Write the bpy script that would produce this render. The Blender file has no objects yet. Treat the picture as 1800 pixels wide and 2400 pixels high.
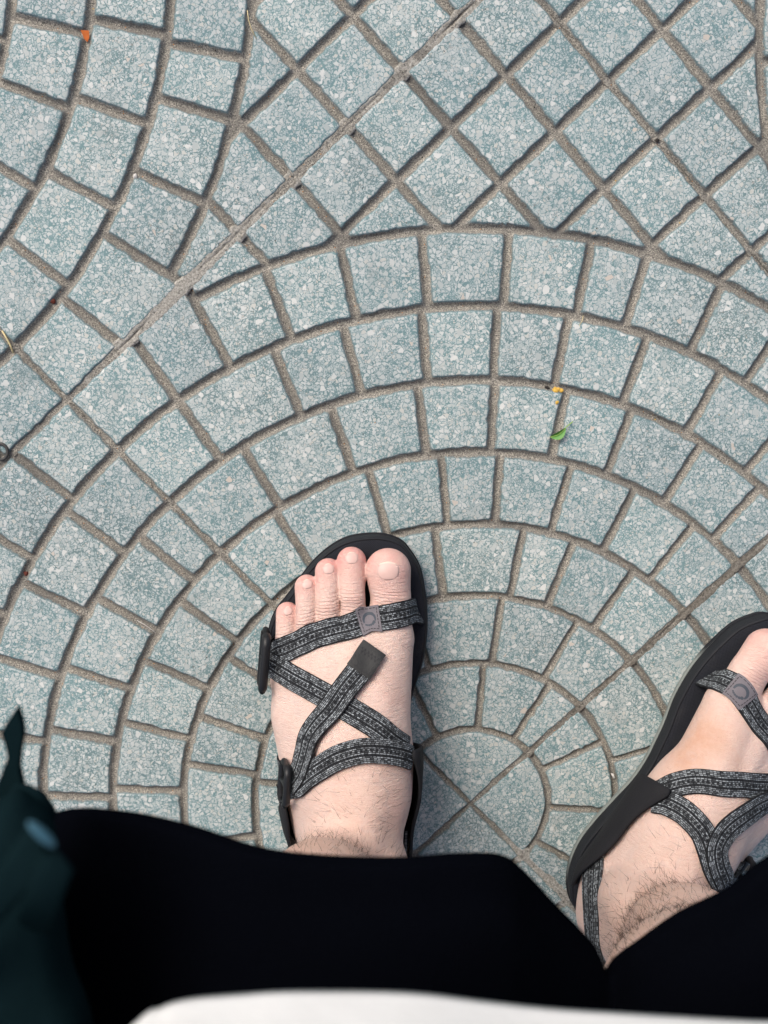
import bpy, bmesh, math, random
import numpy as np
from mathutils import Vector, Matrix, noise
from mathutils.bvhtree import BVHTree

# ---------------------------------------------------------------- camera, sky, sun, exposure
S = bpy.context.scene
cam_d = bpy.data.cameras.new('camera')
cam = bpy.data.objects.new('camera', cam_d)
S.collection.objects.link(cam)
S.camera = cam
cam_d.sensor_fit = 'VERTICAL'
cam_d.sensor_height = 24.0
cam_d.sensor_width = 18.0
cam_d.lens = 26.0
cam_d.clip_start = 0.005
cam_d.clip_end = 1000
cam.matrix_world = Matrix(((0.9990033, 0.007767, -0.0439552, -0.0959333),
                           (0.0, 0.9847445, 0.1740068, 0.3467444),
                           (0.0446362, -0.1738334, 0.9837630, 0.7476902),
                           (0, 0, 0, 1)))
cam_d.dof.use_dof = True
cam_d.dof.focus_distance = 0.735
cam_d.dof.aperture_fstop = 8.6

W = bpy.data.worlds.new('World')
S.world = W
W.use_nodes = True
wn = W.node_tree.nodes
sky = wn.new('ShaderNodeTexSky')
sky.sky_type = 'NISHITA'
sky.sun_disc = False
SUN_EL, SUN_AZ = math.radians(46), math.radians(-38)     # azimuth from +Y, clockwise positive
sky.sun_elevation = SUN_EL
sky.sun_rotation = SUN_AZ
sky.air_density = 0.7
sky.dust_density = 5.0
sky.ozone_density = 0.6
W.node_tree.links.new(sky.outputs[0], wn['Background'].inputs[0])
wn['Background'].inputs[1].default_value = 0.125

sun_d = bpy.data.lights.new('sun', 'SUN')
sun_d.energy = 1.25
sun_d.angle = math.radians(28)
sun_d.color = (1.0, 0.96, 0.9)
sun = bpy.data.objects.new('sun', sun_d)
S.collection.objects.link(sun)
sd = Vector((math.sin(SUN_AZ) * math.cos(SUN_EL), math.cos(SUN_AZ) * math.cos(SUN_EL), math.sin(SUN_EL)))
sun.rotation_euler = sd.to_track_quat('Z', 'Y').to_euler()
sun.location = (-2, 2, 4)

vs = S.view_settings
vs.view_transform = 'Standard'
vs.look = 'None'
vs.exposure = 0.58
vs.gamma = 1.0
vs.use_curve_mapping = False
S.cycles.use_denoising = True
S.cycles.max_bounces = 8

# ---------------------------------------------------------------- helpers
COL = S.collection
rng = np.random.default_rng(7)
random.seed(7)

def tag(o, label=None, cat=None, group=None, kind=None):
    if label: o['label'] = label
    if cat: o['category'] = cat
    if group: o['group'] = group
    if kind: o['kind'] = kind
    return o

def link(name, me, parent=None):
    o = bpy.data.objects.new(name, me)
    COL.objects.link(o)
    if parent is not None: o.parent = parent
    return o

def mesh_obj(name, verts, faces, mat, parent=None, smooth=True, attrs=None, uv=None, mats=None, mi=None):
    me = bpy.data.meshes.new(name)
    me.from_pydata([tuple(map(float, v)) for v in verts], [], [tuple(map(int, f)) for f in faces])
    if mats:
        for m in mats: me.materials.append(m)
        if mi is not None: me.polygons.foreach_set('material_index', mi)
    else:
        me.materials.append(mat)
    if smooth: me.polygons.foreach_set('use_smooth', [True] * len(me.polygons))
    if attrs:
        for k, a in attrs.items():
            at = me.attributes.new(k, 'FLOAT', 'POINT')
            at.data.foreach_set('value', np.asarray(a, np.float32))
    if uv is not None:
        l = me.uv_layers.new(name='uv')
        li = np.zeros(len(me.loops), np.int32); me.loops.foreach_get('vertex_index', li)
        l.data.foreach_set('uv', np.asarray(uv, np.float32)[li].ravel())
    me.update()
    return link(name, me, parent)

def bm_obj(name, bm, mat, parent=None, smooth=True):
    me = bpy.data.meshes.new(name)
    bmesh.ops.recalc_face_normals(bm, faces=bm.faces)
    bm.to_mesh(me); bm.free()
    me.materials.append(mat)
    if smooth: me.polygons.foreach_set('use_smooth', [True] * len(me.polygons))
    return link(name, me, parent)

def empty(name, loc=(0, 0, 0)):
    o = bpy.data.objects.new(name, None)
    o.empty_display_size = 0.02
    COL.objects.link(o); o.location = loc
    return o

class NT:
    """small node-tree writer"""
    def __init__(s, name, rough=0.6, spec=0.3):
        s.m = bpy.data.materials.new(name); s.m.use_nodes = True
        s.t = s.m.node_tree; s.n = s.t.nodes; s.b = s.n['Principled BSDF']
        s.b.inputs['Roughness'].default_value = rough
        s.b.inputs['Specular IOR Level'].default_value = spec
    def add(s, kind, **kw):
        n = s.n.new('ShaderNode' + kind)
        for k, v in kw.items(): setattr(n, k, v)
        return n
    def put(s, sock, v):
        if v is None: return
        if isinstance(v, bpy.types.NodeSocket): s.t.links.new(v, sock)
        elif isinstance(v, tuple) and len(v) == 3 and sock.type == 'RGBA': sock.default_value = (*v, 1)
        else: sock.default_value = v
    def math(s, op, a, b=None, c=None, clamp=False):
        n = s.add('Math', operation=op, use_clamp=clamp)
        for i, v in enumerate((a, b, c)): s.put(n.inputs[i], v)
        return n.outputs[0]
    def ramp(s, x, lo, hi, a=0.0, b=1.0, smooth=True):
        n = s.add('MapRange', interpolation_type='SMOOTHSTEP' if smooth else 'LINEAR')
        for i, v in enumerate((x, lo, hi, a, b)): s.put(n.inputs[i], v)
        return n.outputs[0]
    def mix(s, f, a, b, mode='MIX'):
        n = s.add('Mix', data_type='RGBA', blend_type=mode)
        s.put(n.inputs[0], f); s.put(n.inputs[6], a); s.put(n.inputs[7], b)
        return n.outputs[2]
    def noise(s, vec, scale, detail=2.0, rough=0.5, color=False):
        n = s.add('TexNoise'); s.put(n.inputs['Vector'], vec)
        n.inputs['Scale'].default_value = scale; n.inputs['Detail'].default_value = detail
        n.inputs['Roughness'].default_value = rough
        return n.outputs['Color' if color else 'Fac']
    def voro(s, vec, scale, feature='F1', rnd=1.0):
        n = s.add('TexVoronoi', feature=feature); s.put(n.inputs['Vector'], vec)
        n.inputs['Scale'].default_value = scale; n.inputs['Randomness'].default_value = rnd
        return n
    def vmath(s, op, a, b=None, scale=None):
        n = s.add('VectorMath', operation=op); s.put(n.inputs[0], a)
        if b is not None: s.put(n.inputs[1], b)
        if scale is not None: s.put(n.inputs['Scale'], scale)
        return n.outputs[0]
    def pos(s): return s.add('NewGeometry').outputs['Position']
    def obj(s): return s.add('TexCoord').outputs['Object']
    def attr(s, name): return s.add('Attribute', attribute_name=name).outputs['Fac']
    def sep(s, v):
        n = s.add('SeparateXYZ'); s.put(n.inputs[0], v); return n.outputs
    def color(s, v): s.put(s.b.inputs['Base Color'], v)
    def rough(s, v): s.put(s.b.inputs['Roughness'], v)
    def bump(s, h, dist, strength=1.0):
        n = s.add('Bump'); n.inputs['Distance'].default_value = dist; n.inputs['Strength'].default_value = strength
        s.put(n.inputs['Height'], h); s.put(s.b.inputs['Normal'], n.outputs[0])
        return n
# ---------------------------------------------------------------- ground materials
def dirt_nodes(t, p):
    """sandy grey-brown grime: colour and grain height"""
    g = t.noise(p, 1050, 3, 0.8)
    g2 = t.noise(p, 330, 4, 0.7)
    big = t.noise(p, 14, 3, 0.6)
    c = t.mix(t.ramp(g, 0.40, 0.62), (0.085, 0.083, 0.076), (0.50, 0.470, 0.400))
    c = t.mix(t.ramp(g2, 0.40, 0.62, 0, 0.7), c, (0.215, 0.205, 0.178))
    c = t.mix(t.ramp(big, 0.42, 0.72, 0, 0.55), c, (0.115, 0.112, 0.104))
    sp = t.voro(p, 900)
    speck = t.math('MULTIPLY', t.math('LESS_THAN', sp.outputs['Distance'], 0.26), t.math('GREATER_THAN', t.sep(sp.outputs['Color'])[0], 0.80))
    c = t.mix(t.math('MULTIPLY', speck, 0.8), c, (0.58, 0.53, 0.43))
    oc = t.math('MULTIPLY', t.math('LESS_THAN', sp.outputs['Distance'], 0.30), t.math('LESS_THAN', t.sep(sp.outputs['Color'])[1], 0.012))
    c = t.mix(oc, c, (0.50, 0.21, 0.04))
    return c, g

def terrazzo():
    t = NT('terrazzo', 0.62, 0.3)
    p = t.pos()
    warp = t.vmath('SCALE', t.vmath('SUBTRACT', t.noise(p, 420, 1, 0.5, True), (0.5, 0.5, 0.5)), scale=0.0016)
    q = t.vmath('MULTIPLY', t.vmath('ADD', p, warp), (1, 1, 0))
    dens = t.noise(p, 38, 3, 0.55)
    # cement
    cem = t.mix(t.noise(p, 90, 3, 0.6), (0.125, 0.232, 0.250), (0.200, 0.315, 0.330))
    cem = t.mix(t.ramp(t.noise(p, 9, 2), 0.40, 0.68, 0, 0.5), cem, (0.15, 0.20, 0.205))
    def chips(scale, gap_lo, gap_hi, keep, base_c, c2, warm):
        v = t.voro(q, scale, 'DISTANCE_TO_EDGE'); f = t.voro(q, scale, 'F1')
        rgb = t.sep(f.outputs['Color'])
        gap = t.ramp(dens, 0.3, 0.72, gap_lo, gap_hi)
        m = t.ramp(v.outputs['Distance'], gap, t.math('ADD', gap, 0.035))
        m = t.math('MULTIPLY', m, t.math('LESS_THAN', rgb[0], keep))
        c = t.mix(rgb[1], base_c, c2)
        c = t.mix(t.math('GREATER_THAN', rgb[2], 0.94), c, warm)
        return m, c
    m0, c0 = chips(720, 0.05, 0.13, 0.90, (0.32, 0.405, 0.415), (0.50, 0.550, 0.552), (0.50, 0.50, 0.47))
    m1, c1 = chips(370, 0.06, 0.15, 0.74, (0.40, 0.462, 0.464), (0.575, 0.605, 0.60), (0.54, 0.55, 0.52))
    col = t.mix(m0, cem, c0)
    # dark hairline between the stones
    col = t.mix(m1, col, c1)
    vb = t.voro(q, 245, 'DISTANCE_TO_EDGE'); rb = t.sep(t.voro(q, 245, 'F1').outputs['Color'])
    dd = t.math('SUBTRACT', vb.outputs['Distance'], t.math('MULTIPLY_ADD', rb[0], 0.16, 0.07))
    mb = t.math('MULTIPLY', t.ramp(dd, -0.01, 0.05), t.math('LESS_THAN', rb[1], 0.26))
    rim = t.math('MULTIPLY', t.ramp(dd, -0.09, -0.02), t.math('LESS_THAN', rb[1], 0.20))
    col = t.mix(t.math('MULTIPLY', rim, 0.55), col, (0.135, 0.235, 0.255))
    cb = t.mix(rb[2], (0.42, 0.47, 0.47), (0.66, 0.675, 0.66))
    cb = t.mix(t.math('GREATER_THAN', rb[2], 0.99), cb, (0.58, 0.52, 0.46))
    col = t.mix(mb, col, cb)
    # worn grime film and dark pin holes
    col = t.mix(t.ramp(t.noise(p, 22, 4, 0.65), 0.50, 0.80, 0, 0.30), col, (0.17, 0.19, 0.185))
    pin = t.voro(p, 210)
    pm = t.math('MULTIPLY', t.math('LESS_THAN', pin.outputs['Distance'], 0.11), t.math('GREATER_THAN', t.sep(pin.outputs['Color'])[0], 0.90))
    col = t.mix(t.math('MULTIPLY', pm, 0.75), col, (0.04, 0.045, 0.045))
    info = t.add('ObjectInfo').outputs['Random']
    col = t.mix(1.0, col, t.mix(info, (0.88, 0.89, 0.90), (1.05, 1.04, 1.03)), 'MULTIPLY')
    col = t.mix(1.0, col, (0.875, 0.88, 0.865), 'MULTIPLY')
    # groove: bare teal shoulder, then grime
    dep = t.attr('depth')
    jag = t.math('MULTIPLY', t.math('SUBTRACT', t.noise(p, 340, 5, 0.85), 0.5), t.ramp(t.noise(p, 7, 2), 0.42, 0.62, 0.0036, 0.0085))
    e = t.math('ADD', dep, jag)
    fade = t.ramp(dep, 0.00002, 0.0005)
    shoulder = t.mix(t.noise(p, 700, 2), (0.095, 0.155, 0.170), (0.150, 0.215, 0.228))
    col = t.mix(t.math('MULTIPLY', fade, 0.85), col, shoulder)
    dc, dg = dirt_nodes(t, p)
    dm = t.ramp(e, 0.0005, 0.0018)
    col = t.mix(dm, col, dc)
    t.color(col)
    t.rough(t.math('ADD', t.math('MULTIPLY', dm, 0.35), t.ramp(m1, 0, 1, 0.62, 0.50)))
    h = t.math('ADD', t.math('MULTIPLY', m1, 0.12), t.math('MULTIPLY', t.math('MULTIPLY', dg, dm), 1.6))
    t.bump(h, 0.0006, 0.7)
    return t.m

def grime():
    t = NT('grime', 0.95, 0.1); p = t.pos()
    c, g = dirt_nodes(t, p); t.color(c); t.bump(g, 0.0008, 0.9)
    return t.m

def mortar(name, light):
    t = NT(name, 0.95, 0.1); p = t.pos()
    dc, dg = dirt_nodes(t, p)
    n = t.noise(p, 700, 4, 0.8)
    c = t.mix(t.ramp(n, 0.38, 0.64), tuple(0.55 * x for x in light), tuple(1.15 * x for x in light))
    sm = t.math('ADD', t.attr('pale'), t.math('MULTIPLY', t.math('SUBTRACT', t.noise(p, 75, 5, 0.7), 0.5), 1.6))
    c = t.mix(t.ramp(sm, 0.42, 0.60), dc, c)
    c = t.mix(t.ramp(t.noise(p, 480, 2, 0.6), 0.60, 0.68, 0, 0.7), c, (0.05, 0.05, 0.046))
    crack = t.attr('depth')
    e = t.math('ADD', crack, t.math('MULTIPLY', t.math('SUBTRACT', t.noise(p, 420, 4, 0.7), 0.5), 0.0012))
    c = t.mix(t.ramp(e, 0.0008, 0.0020), c, t.mix(0.55, dc, (0.03, 0.028, 0.025)))
    t.color(c); t.bump(t.math('ADD', n, dg), 0.0008, 0.8)
    return t.m

M_TER = terrazzo(); M_GRIME = grime()
M_MORTAR = mortar('mortar_grey', (0.21, 0.195, 0.165)); M_MORTAR_L = mortar('mortar_pale', (0.415, 0.402, 0.358))

# ---------------------------------------------------------------- the pavement: square slabs cast with a fan of blocks
T = 0.40
A0 = math.radians(43.1559)
VAX = np.array([math.cos(A0), math.sin(A0)]); UAX = np.array([-math.sin(A0), math.cos(A0)])
RINGS = [0.0, 0.141, 0.264, 0.386, 0.5135, 0.638, 0.760, 0.883, 1.009]
JOINTS = {0: [], 1: [17.5, 47.5, 75], 2: [26.4, 50.6, 71.8], 3: [18, 35.4, 52.7, 62.9, 76.4],
          4: [10.7, 26.4, 37.9, 47, 58.1, 69, 80.1], 5: [11.8, 24.2, 35.6, 45.5, 54.9, 63.8, 74.1, 84],
          6: [8.6, 20.4, 28.4, 37, 45.3, 53.2, 62.3, 71.6, 81.2],
          7: [8.6, 15.4, 22.7, 30, 37.8, 46, 54, 59.5, 67.3, 74.6, 82.6]}
LINES = [0.0, 0.396, 0.519, 0.642, 0.764, 0.884, 1.0]
EDGE = -0.0007           # the slab's own edge: half the joint is filled with mortar

def cells():
    """each block as a list of constraint functions giving the signed distance (m) to that side"""
    out = []
    line = lambda ang, sgn: (lambda x, y, a=math.radians(ang), s=sgn: s * (x * math.cos(a) - y * math.sin(a)))
    # (x = v, y = u); angle from the u axis
    sides = [lambda x, y: x + EDGE * -1, lambda x, y: y - EDGE, lambda x, y: T - x - EDGE, lambda x, y: T - y - EDGE]
    for b in range(8):
        js = [0.0] + JOINTS[b] + [90.0]
        for j0, j1 in zip(js[:-1], js[1:]):
            cs = list(sides)
            if b: cs.append(lambda x, y, r=RINGS[b] * T: np.hypot(x, y) - r)
            if not (b == 7 and (j1 < 15.5 or j0 > 74.5)): cs.append(lambda x, y, r=RINGS[b + 1] * T: r - np.hypot(x, y))
            if j0 > 0: cs.append(line(j0, 1))
            if j1 < 90: cs.append(line(j1, -1))
            out.append(cs)
    for i in range(6):
        for j in range(6):
            cs = list(sides) + [lambda x, y: np.hypot(x, y) - RINGS[8] * T]
            cs += [line(15.4, 1), line(74.6, -1)]
            if i: cs.append(lambda x, y, a=LINES[i] * T: x - a)
            if i < 5: cs.append(lambda x, y, a=LINES[i + 1] * T: a - x)
            if j: cs.append(lambda x, y, a=LINES[j] * T: y - a)
            if j < 5: cs.append(lambda x, y, a=LINES[j + 1] * T: a - y)
            out.append(cs)
    return out

GX, GY = np.meshgrid(np.linspace(0.001, T - 0.001, 200), np.linspace(0.001, T - 0.001, 200))
def cell_core(cs):
    m = np.min([c(GX, GY) for c in cs], axis=0)
    k = np.unravel_index(np.argmax(m), m.shape)
    return GX[k], GY[k], m[k]
PROFILE = [(0.0054, 0.0), (0.0045, 0.00003), (0.0039, 0.00030), (0.0034, 0.0008), (0.0027, 0.0017), (0.0019, 0.0027), (0.0010, 0.0034), (0.0, 0.0037)]

def block_mesh(cs, cx, cy, inr, seed, wd=1.0, n=96):
    """rings of vertices at growing depth around a flat top; local slab coordinates relative to the block's middle"""
    th = np.linspace(0, 2 * np.pi, n, endpoint=False)
    sc = min(1.0, inr / 0.0075)
    rr = np.random.default_rng(seed)
    k = [rr.normal(size=n) for _ in range(2)]
    f = np.fft.rfft(k[0]); fr = np.arange(len(f)); f[0] = 0; f[fr > 22] = 0; f /= (1 + fr / 9.0); jit = np.fft.irfft(f, n); jit *= 0.00030 / (jit.std() + 1e-9)
    verts = []; dep = []
    for lev, (d, z) in enumerate(PROFILE):
        lo = np.zeros(n); hi = np.full(n, 0.6)
        dj = d * sc * wd + jit * (1.0 if lev < 5 else 0.3) * (1 if d > 0 else 0)
        for _ in range(22):
            mid = (lo + hi) / 2
            x = cx + mid * np.sin(th); y = cy + mid * np.cos(th)
            ok = np.min([c(x, y) for c in cs], axis=0) >= dj
            lo = np.where(ok, mid, lo); hi = np.where(ok, hi, mid)
        verts += [(lo[i] * math.sin(th[i]), lo[i] * math.cos(th[i]), -z) for i in range(n)]
        dep += [z] * n
    faces = [tuple(range(n - 1, -1, -1))]
    for l in range(len(PROFILE) - 1):
        a, b = l * n, (l + 1) * n
        for i in range(n):
            j = (i + 1) % n
            faces.append((a + i, a + j, b + j, b + i))
    return np.array(verts), faces, dep

CELLS = []
for ci, cs in enumerate(cells()):
    cx, cy, inr = cell_core(cs)
    if inr > 0.0035: CELLS.append((cx, cy) + block_mesh(cs, cx, cy, inr, ci, 0.74 if np.hypot(cx, cy) < 0.40 * T else 0.86 if np.hypot(cx, cy) < 0.66 * T else 0.95))

def slab_xf(ci, cj, k):
    """local slab (x along v, y along u, fan at the origin) -> world; k quarter turns clockwise about the fan centre"""
    a = -k * math.pi / 2
    R = np.array([[math.cos(a), -math.sin(a)], [math.sin(a), math.cos(a)]])
    B = np.c_[VAX, UAX]
    M = B @ R
    o = B @ (np.array([ci, cj]) * T)
    return M, o

def in_view(x, y):
    p = cam.matrix_world.inverted() @ Vector((x, y, 0))
    return abs(p.x / -p.z) < 0.385 and abs(p.y / -p.z) < 0.50

pavement = empty('pavement'); pavement['kind'] = 'structure'
block_data = []
for n, (cx, cy, v, f, d) in enumerate(CELLS):
    o = mesh_obj('slab_block', v, f, M_TER, None, True, {'depth': d}); me = o.data; bpy.data.objects.remove(o); block_data.append(me)
allv, allf, alld, off = [], [], [], 0
for cx, cy, v, f, d in CELLS:
    allv.append(v + np.array([cx, cy, 0])); allf += [tuple(i + off for i in q) for q in f]; alld += list(d); off += len(v)
o = mesh_obj('slab_block', np.vstack(allv), allf, M_TER, None, True, {'depth': alld}); far_blocks = o.data; bpy.data.objects.remove(o)
e = EDGE
bed = mesh_obj('paving_slab', [(-e * 0, 0, -0.03), (T, 0, -0.03), (T, T, -0.03), (0, T, -0.03), (0, 0, -0.0035), (T, 0, -0.0035), (T, T, -0.0035), (0, T, -0.0035)],
               [(4, 5, 6, 7), (0, 1, 5, 4), (1, 2, 6, 5), (2, 3, 7, 6), (3, 0, 4, 7)], M_GRIME, None, False)
bed_me = bed.data; bpy.data.objects.remove(bed)
rs = random.Random(3)
for ci in range(-4, 5, 2):
    for cj in range(-4, 5, 2):
        for k in range(4):
            M, o2 = slab_xf(ci, cj, k)
            mid = M @ np.array([T / 2, T / 2]) + o2
            if np.hypot(*(mid - np.array([-0.06, 0.2]))) > 1.7: continue
            s = link('paving_slab', bed_me, pavement)
            near = np.hypot(*(mid - np.array([-0.06, 0.2]))) < 0.75
            tilt = Matrix.Rotation(rs.uniform(-0.002, 0.002), 4, 'X') @ Matrix.Rotation(rs.uniform(-0.002, 0.002), 4, 'Y')
            s.matrix_local = Matrix(((M[0, 0], M[0, 1], 0, o2[0]), (M[1, 0], M[1, 1], 0, o2[1]), (0, 0, 1, rs.uniform(-0.0004, 0.0004)), (0, 0, 0, 1))) @ tilt
            rest = []
            for n, (cx, cy, v, f, d) in enumerate(CELLS):
                w = M @ np.array([cx, cy]) + o2
                ext = 0.03
                if near and in_view(*w):
                    b = link('slab_block', block_data[n], s); b.location = (cx, cy, 0)
                else: rest.append(n)
            if len(rest) == len(CELLS):
                b = link('slab_block', far_blocks, s); b['kind'] = 'stuff'
            elif rest:
                vv, ff, dd2, of = [], [], [], 0
                for n in rest:
                    cx, cy, v, f, d = CELLS[n]
                    vv.append(v + np.array([cx, cy, 0])); ff += [tuple(i + of for i in q) for q in f]; dd2 += list(d); of += len(v)
                b = mesh_obj('slab_block', np.vstack(vv), ff, M_TER, s, True, {'depth': dd2}); b['kind'] = 'stuff'

def joint(name, p0, p1, mat, width, fill, crack, seed, rough=1.0, prof=((0, 0, .25), (1, 0, .25))):
    """mortar squeezed along a joint between slabs: uneven ridge with a meandering crack"""
    p0 = np.array(p0); p1 = np.array(p1); L = np.linalg.norm(p1 - p0); t = (p1 - p0) / L; nrm = np.array([-t[1], t[0]])
    N = int(L / 0.0014); K = 21
    vs_, dp, fs, pl = [], [], [], []
    for i in range(N + 1):
        s = i / N * L
        dz = np.interp(i / N, [q[0] for q in prof], [q[1] for q in prof]); pale = np.interp(i / N, [q[0] for q in prof], [q[2] for q in prof])
        w = width * (1 + 0.22 * rough * noise.noise((s * 55, seed, 0)) + 0.22 * rough * noise.noise((s * 240, seed, 4)))
        cr = 0.0008 * noise.noise((s * 42, seed, 9)) + 0.0006 * noise.noise((s * 190, seed, 2))
        cd = crack * max(0.0, 0.30 + 1.5 * noise.noise((s * 24, seed, 15)))
        side = 0.0004 * noise.noise((s * 30, seed, 30))
        for j in range(K):
            a = (j / (K - 1) * 2 - 1)
            x = a * w + side
            z = fill + dz + 0.00012 * noise.noise((s * 120, x * 120, seed)) + 0.00022 * noise.noise((s * 420, x * 420, seed + 3)) - 0.0009 * (max(0, abs(a) - 0.7) / 0.3) ** 2
            g = math.exp(-((x - cr) / 0.00075) ** 2)
            z -= 0.45 * cd * g
            q = p0 + t * s + nrm * x
            vs_.append((q[0], q[1], z)); dp.append(cd * g); pl.append(pale + 0.35 * abs(a) ** 3 * (pale > .3))
    for i in range(N):
        for j in range(K - 1):
            a = i * K + j; fs.append((a, a + K, a + K + 1, a + 1))
    return mesh_obj(name, vs_, fs, mat, pavement, True, {'depth': dp, 'pale': pl})

def lat(v, u): return tuple(VAX * v * T + UAX * u * T)
joint('mortar_joint', lat(0.0, 1), lat(1.0, 1), M_MORTAR_L, 0.0054, -0.0002, 0.0022, 1, 1.1, ((0, -.0014, .3), (.07, -.0008, .42), (.14, .0, .62), (.22, .0002, .74), (.33, .0001, .66), (.42, -.0004, .48), (.60, -.0007, .42), (.82, -.0005, .50), (.92, -.0003, .58), (1, -.0006, .45)))
joint('mortar_joint', lat(0, 0.0), lat(0, 1.0), M_MORTAR, 0.0030, -0.0022, 0.0018, 2)
joint('mortar_joint', lat(0.0, 0), lat(1.0, 0), M_MORTAR, 0.0044, -0.0007, 0.0020, 3, 1.0, ((0, -.0006, .35), (.3, 0, .5), (.55, 0, .6), (1, -.0004, .45)))
joint('mortar_joint', lat(1, 0.0), lat(1, 1.0), M_MORTAR, 0.0026, -0.0022, 0.0020, 4)
joint('mortar_joint', lat(0, 1.0), lat(0, 2.0), M_MORTAR, 0.0030, -0.0022, 0.0018, 5)
joint('mortar_joint', lat(-1, 1.0), lat(0, 1.0), M_MORTAR, 0.0034, -0.0020, 0.0022, 6)
joint('mortar_joint', lat(0, -1.0), lat(0, 0.0), M_MORTAR_L, 0.0060, -0.0002, 0.0026, 7, 1.2, ((0, 0, .7), (.75, 0, .8), (.88, -.0005, .6), (.95, -.0016, .3), (1, -.0018, .3)))
joint('mortar_joint', lat(-1.0, 0), lat(0, 0), M_MORTAR, 0.0034, -0.0020, 0.0022, 8)
joint('mortar_joint', lat(1, 1.0), lat(1, 2.0), M_MORTAR, 0.0030, -0.0022, 0.0018, 9)
joint('mortar_joint', lat(1, 1), lat(2, 1), M_MORTAR, 0.0030, -0.0020, 0.0018, 10)
joint('mortar_joint', lat(1, -1.0), lat(1, 0.0), M_MORTAR, 0.0030, -0.0022, 0.0018, 11)
joint('mortar_joint', lat(1, 0), lat(2, 0), M_MORTAR, 0.0030, -0.0020, 0.0018, 12)

# plain ground out to the horizon
g = NT('far_ground', 0.9, 0.2); gp = g.pos()
g.color(g.mix(g.noise(gp, 6, 4), (0.20, 0.24, 0.245), (0.30, 0.34, 0.345)))
gr = mesh_obj('ground', [(-300, -300, -0.032), (300, -300, -0.032), (300, 300, -0.032), (-300, 300, -0.032)], [(0, 1, 2, 3)], g.m, None, False)
gr['kind'] = 'structure'
# ---------------------------------------------------------------- the person: feet, shins, knees, hips and trunk as one continuous skin
FB = 0.0165                      # height of the footbed above the paving
class Foot:
    def __init__(s, mirror, ang, pivot):
        s.m, s.p = mirror, np.array(pivot)
        a = math.radians(ang); s.R = np.array([[math.cos(a), -math.sin(a)], [math.sin(a), math.cos(a)]])
    def w(s, x, y, z=0.0):
        """foot coordinates (x towards the big toe, y towards the toes from the heel, z above the footbed) -> world"""
        q = s.R @ np.array([-x if s.m else x, y - 0.028]) + s.p
        return np.array([q[0], q[1], z + FB])
    def inv(s, P):
        q = s.R.T @ (np.asarray(P[:2]) - s.p)
        return np.array([-q[0] if s.m else q[0], q[1] + 0.028, P[2] - FB])
LEFT = Foot(False, 0.0, (-0.088, -0.027))
SOLE_R = Foot(True, -35.0, (0.1062, -0.0625))
RIGHT = Foot(True, -35.0, (0.1005, -0.0635))

TOES = [  # chains of (x, y, z, r), then the width flattening
    [(0.0262, .192, .0195, .0160), (.0286, .217, .0165, .0130), (.0268, .2352, .0142, .0152)],
    [(.0042, .190, .0200, .0105), (.0032, .219, .0200, .0078), (.0026, .2412, .0115, .0099)],
    [(-.0125, .184, .0190, .0100), (-.0128, .212, .0190, .0071), (-.0128, .2343, .0106, .0090)],
    [(-.0278, .174, .0170, .0098), (-.0275, .202, .0175, .0067), (-.0272, .2240, .0101, .0082)],
    [(-.0400, .162, .0150, .0104), (-.0415, .188, .0148, .0069), (-.0404, .2055, .0090, .0078)]]
FOOT = [((.010, .095, .046, .028), (.0255, .189, .0195, .0180)), ((.004, .10, .046, .025), (.0045, .188, .0190, .0150)),
        ((-.004, .10, .042, .023), (-.0130, .183, .0175, .0142)), ((-.010, .09, .035, .023), (-.0275, .173, .0160, .0135)),
        ((-.014, .07, .026, .023), (-.0385, .160, .0145, .0130)), ((-.012, .06, .020, .020), (-.0330, .135, .0150, .0150)),
        ((.004, .070, .056, .029), (.008, .125, .041, .025)), ((0, .030, .027, .0285), (-.006, .095, .027, .026)),
        ((0, .028, .030, .0270), (0, .050, .068, .0285)), ((.010, .05, .03, .024), (.016, .11, .030, .022))]

def leg_prims(F, knee, hip, med):
    out = []
    for a, b in FOOT: out.append((F.w(*a[:3]), F.w(*b[:3]), a[3], b[3], 0.016))
    left = F is LEFT
    ank = F.w(-.005 if left else .001, .050, .080); out.append((F.w(-.002 if left else 0, .046, .06), ank, .0285 if left else .030, .0270 if left else .0285, 0.016))
    k = np.array(knee); d = k - ank
    p1 = ank + d * 0.22; p2 = ank + d * 0.50 + np.array([med, -.022, 0]); p3 = ank + d * 0.72 + np.array([0, -.014, 0])
    out.append((ank, p1, .0270 if left else .0285, .0275 if left else .0300, .02)); out.append((p1, p2, .0275 if left else .0300, .048, .03)); out.append((p2, p3, .047, .047, .03)); out.append((p3, k, .047, .046, .02))
    out.append((F.w(.001, .018, .055), p1 + np.array([0, -.018, 0]), .0115, .019, .018))               # heel tendon
    out.append((F.w(.0265, .052, .070), F.w(.0255, .054, .086), .0085, .0095, .014))                   # inner ankle bone
    out.append((F.w(-.0270, .040, .058), F.w(-.0265, .042, .076), .0085, .0095, .014))                 # outer ankle bone
    out.append((F.w(.008, .075, .080), F.w(.022, .175, .036), .0078, .0056, .010))                     # tendons on the instep
    out.append((F.w(.000, .085, .072), F.w(.003, .182, .035), .0056, .0046, .009))
    out.append((F.w(-.005, .085, .066), F.w(-.0125, .176, .032), .0054, .0044, .009))
    if F is RIGHT:                     # this foot rolls inwards: fuller arch and ankle bone
        out.append((F.w(.016, .045, .030), F.w(.023, .130, .030), .022, .019, .014))
        out.append((F.w(.0275, .050, .062), F.w(.0275, .052, .082), .0105, .0105, .014))
    h = np.array(hip); out.append((k, h, .048, .085, .02))
    return out

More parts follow.
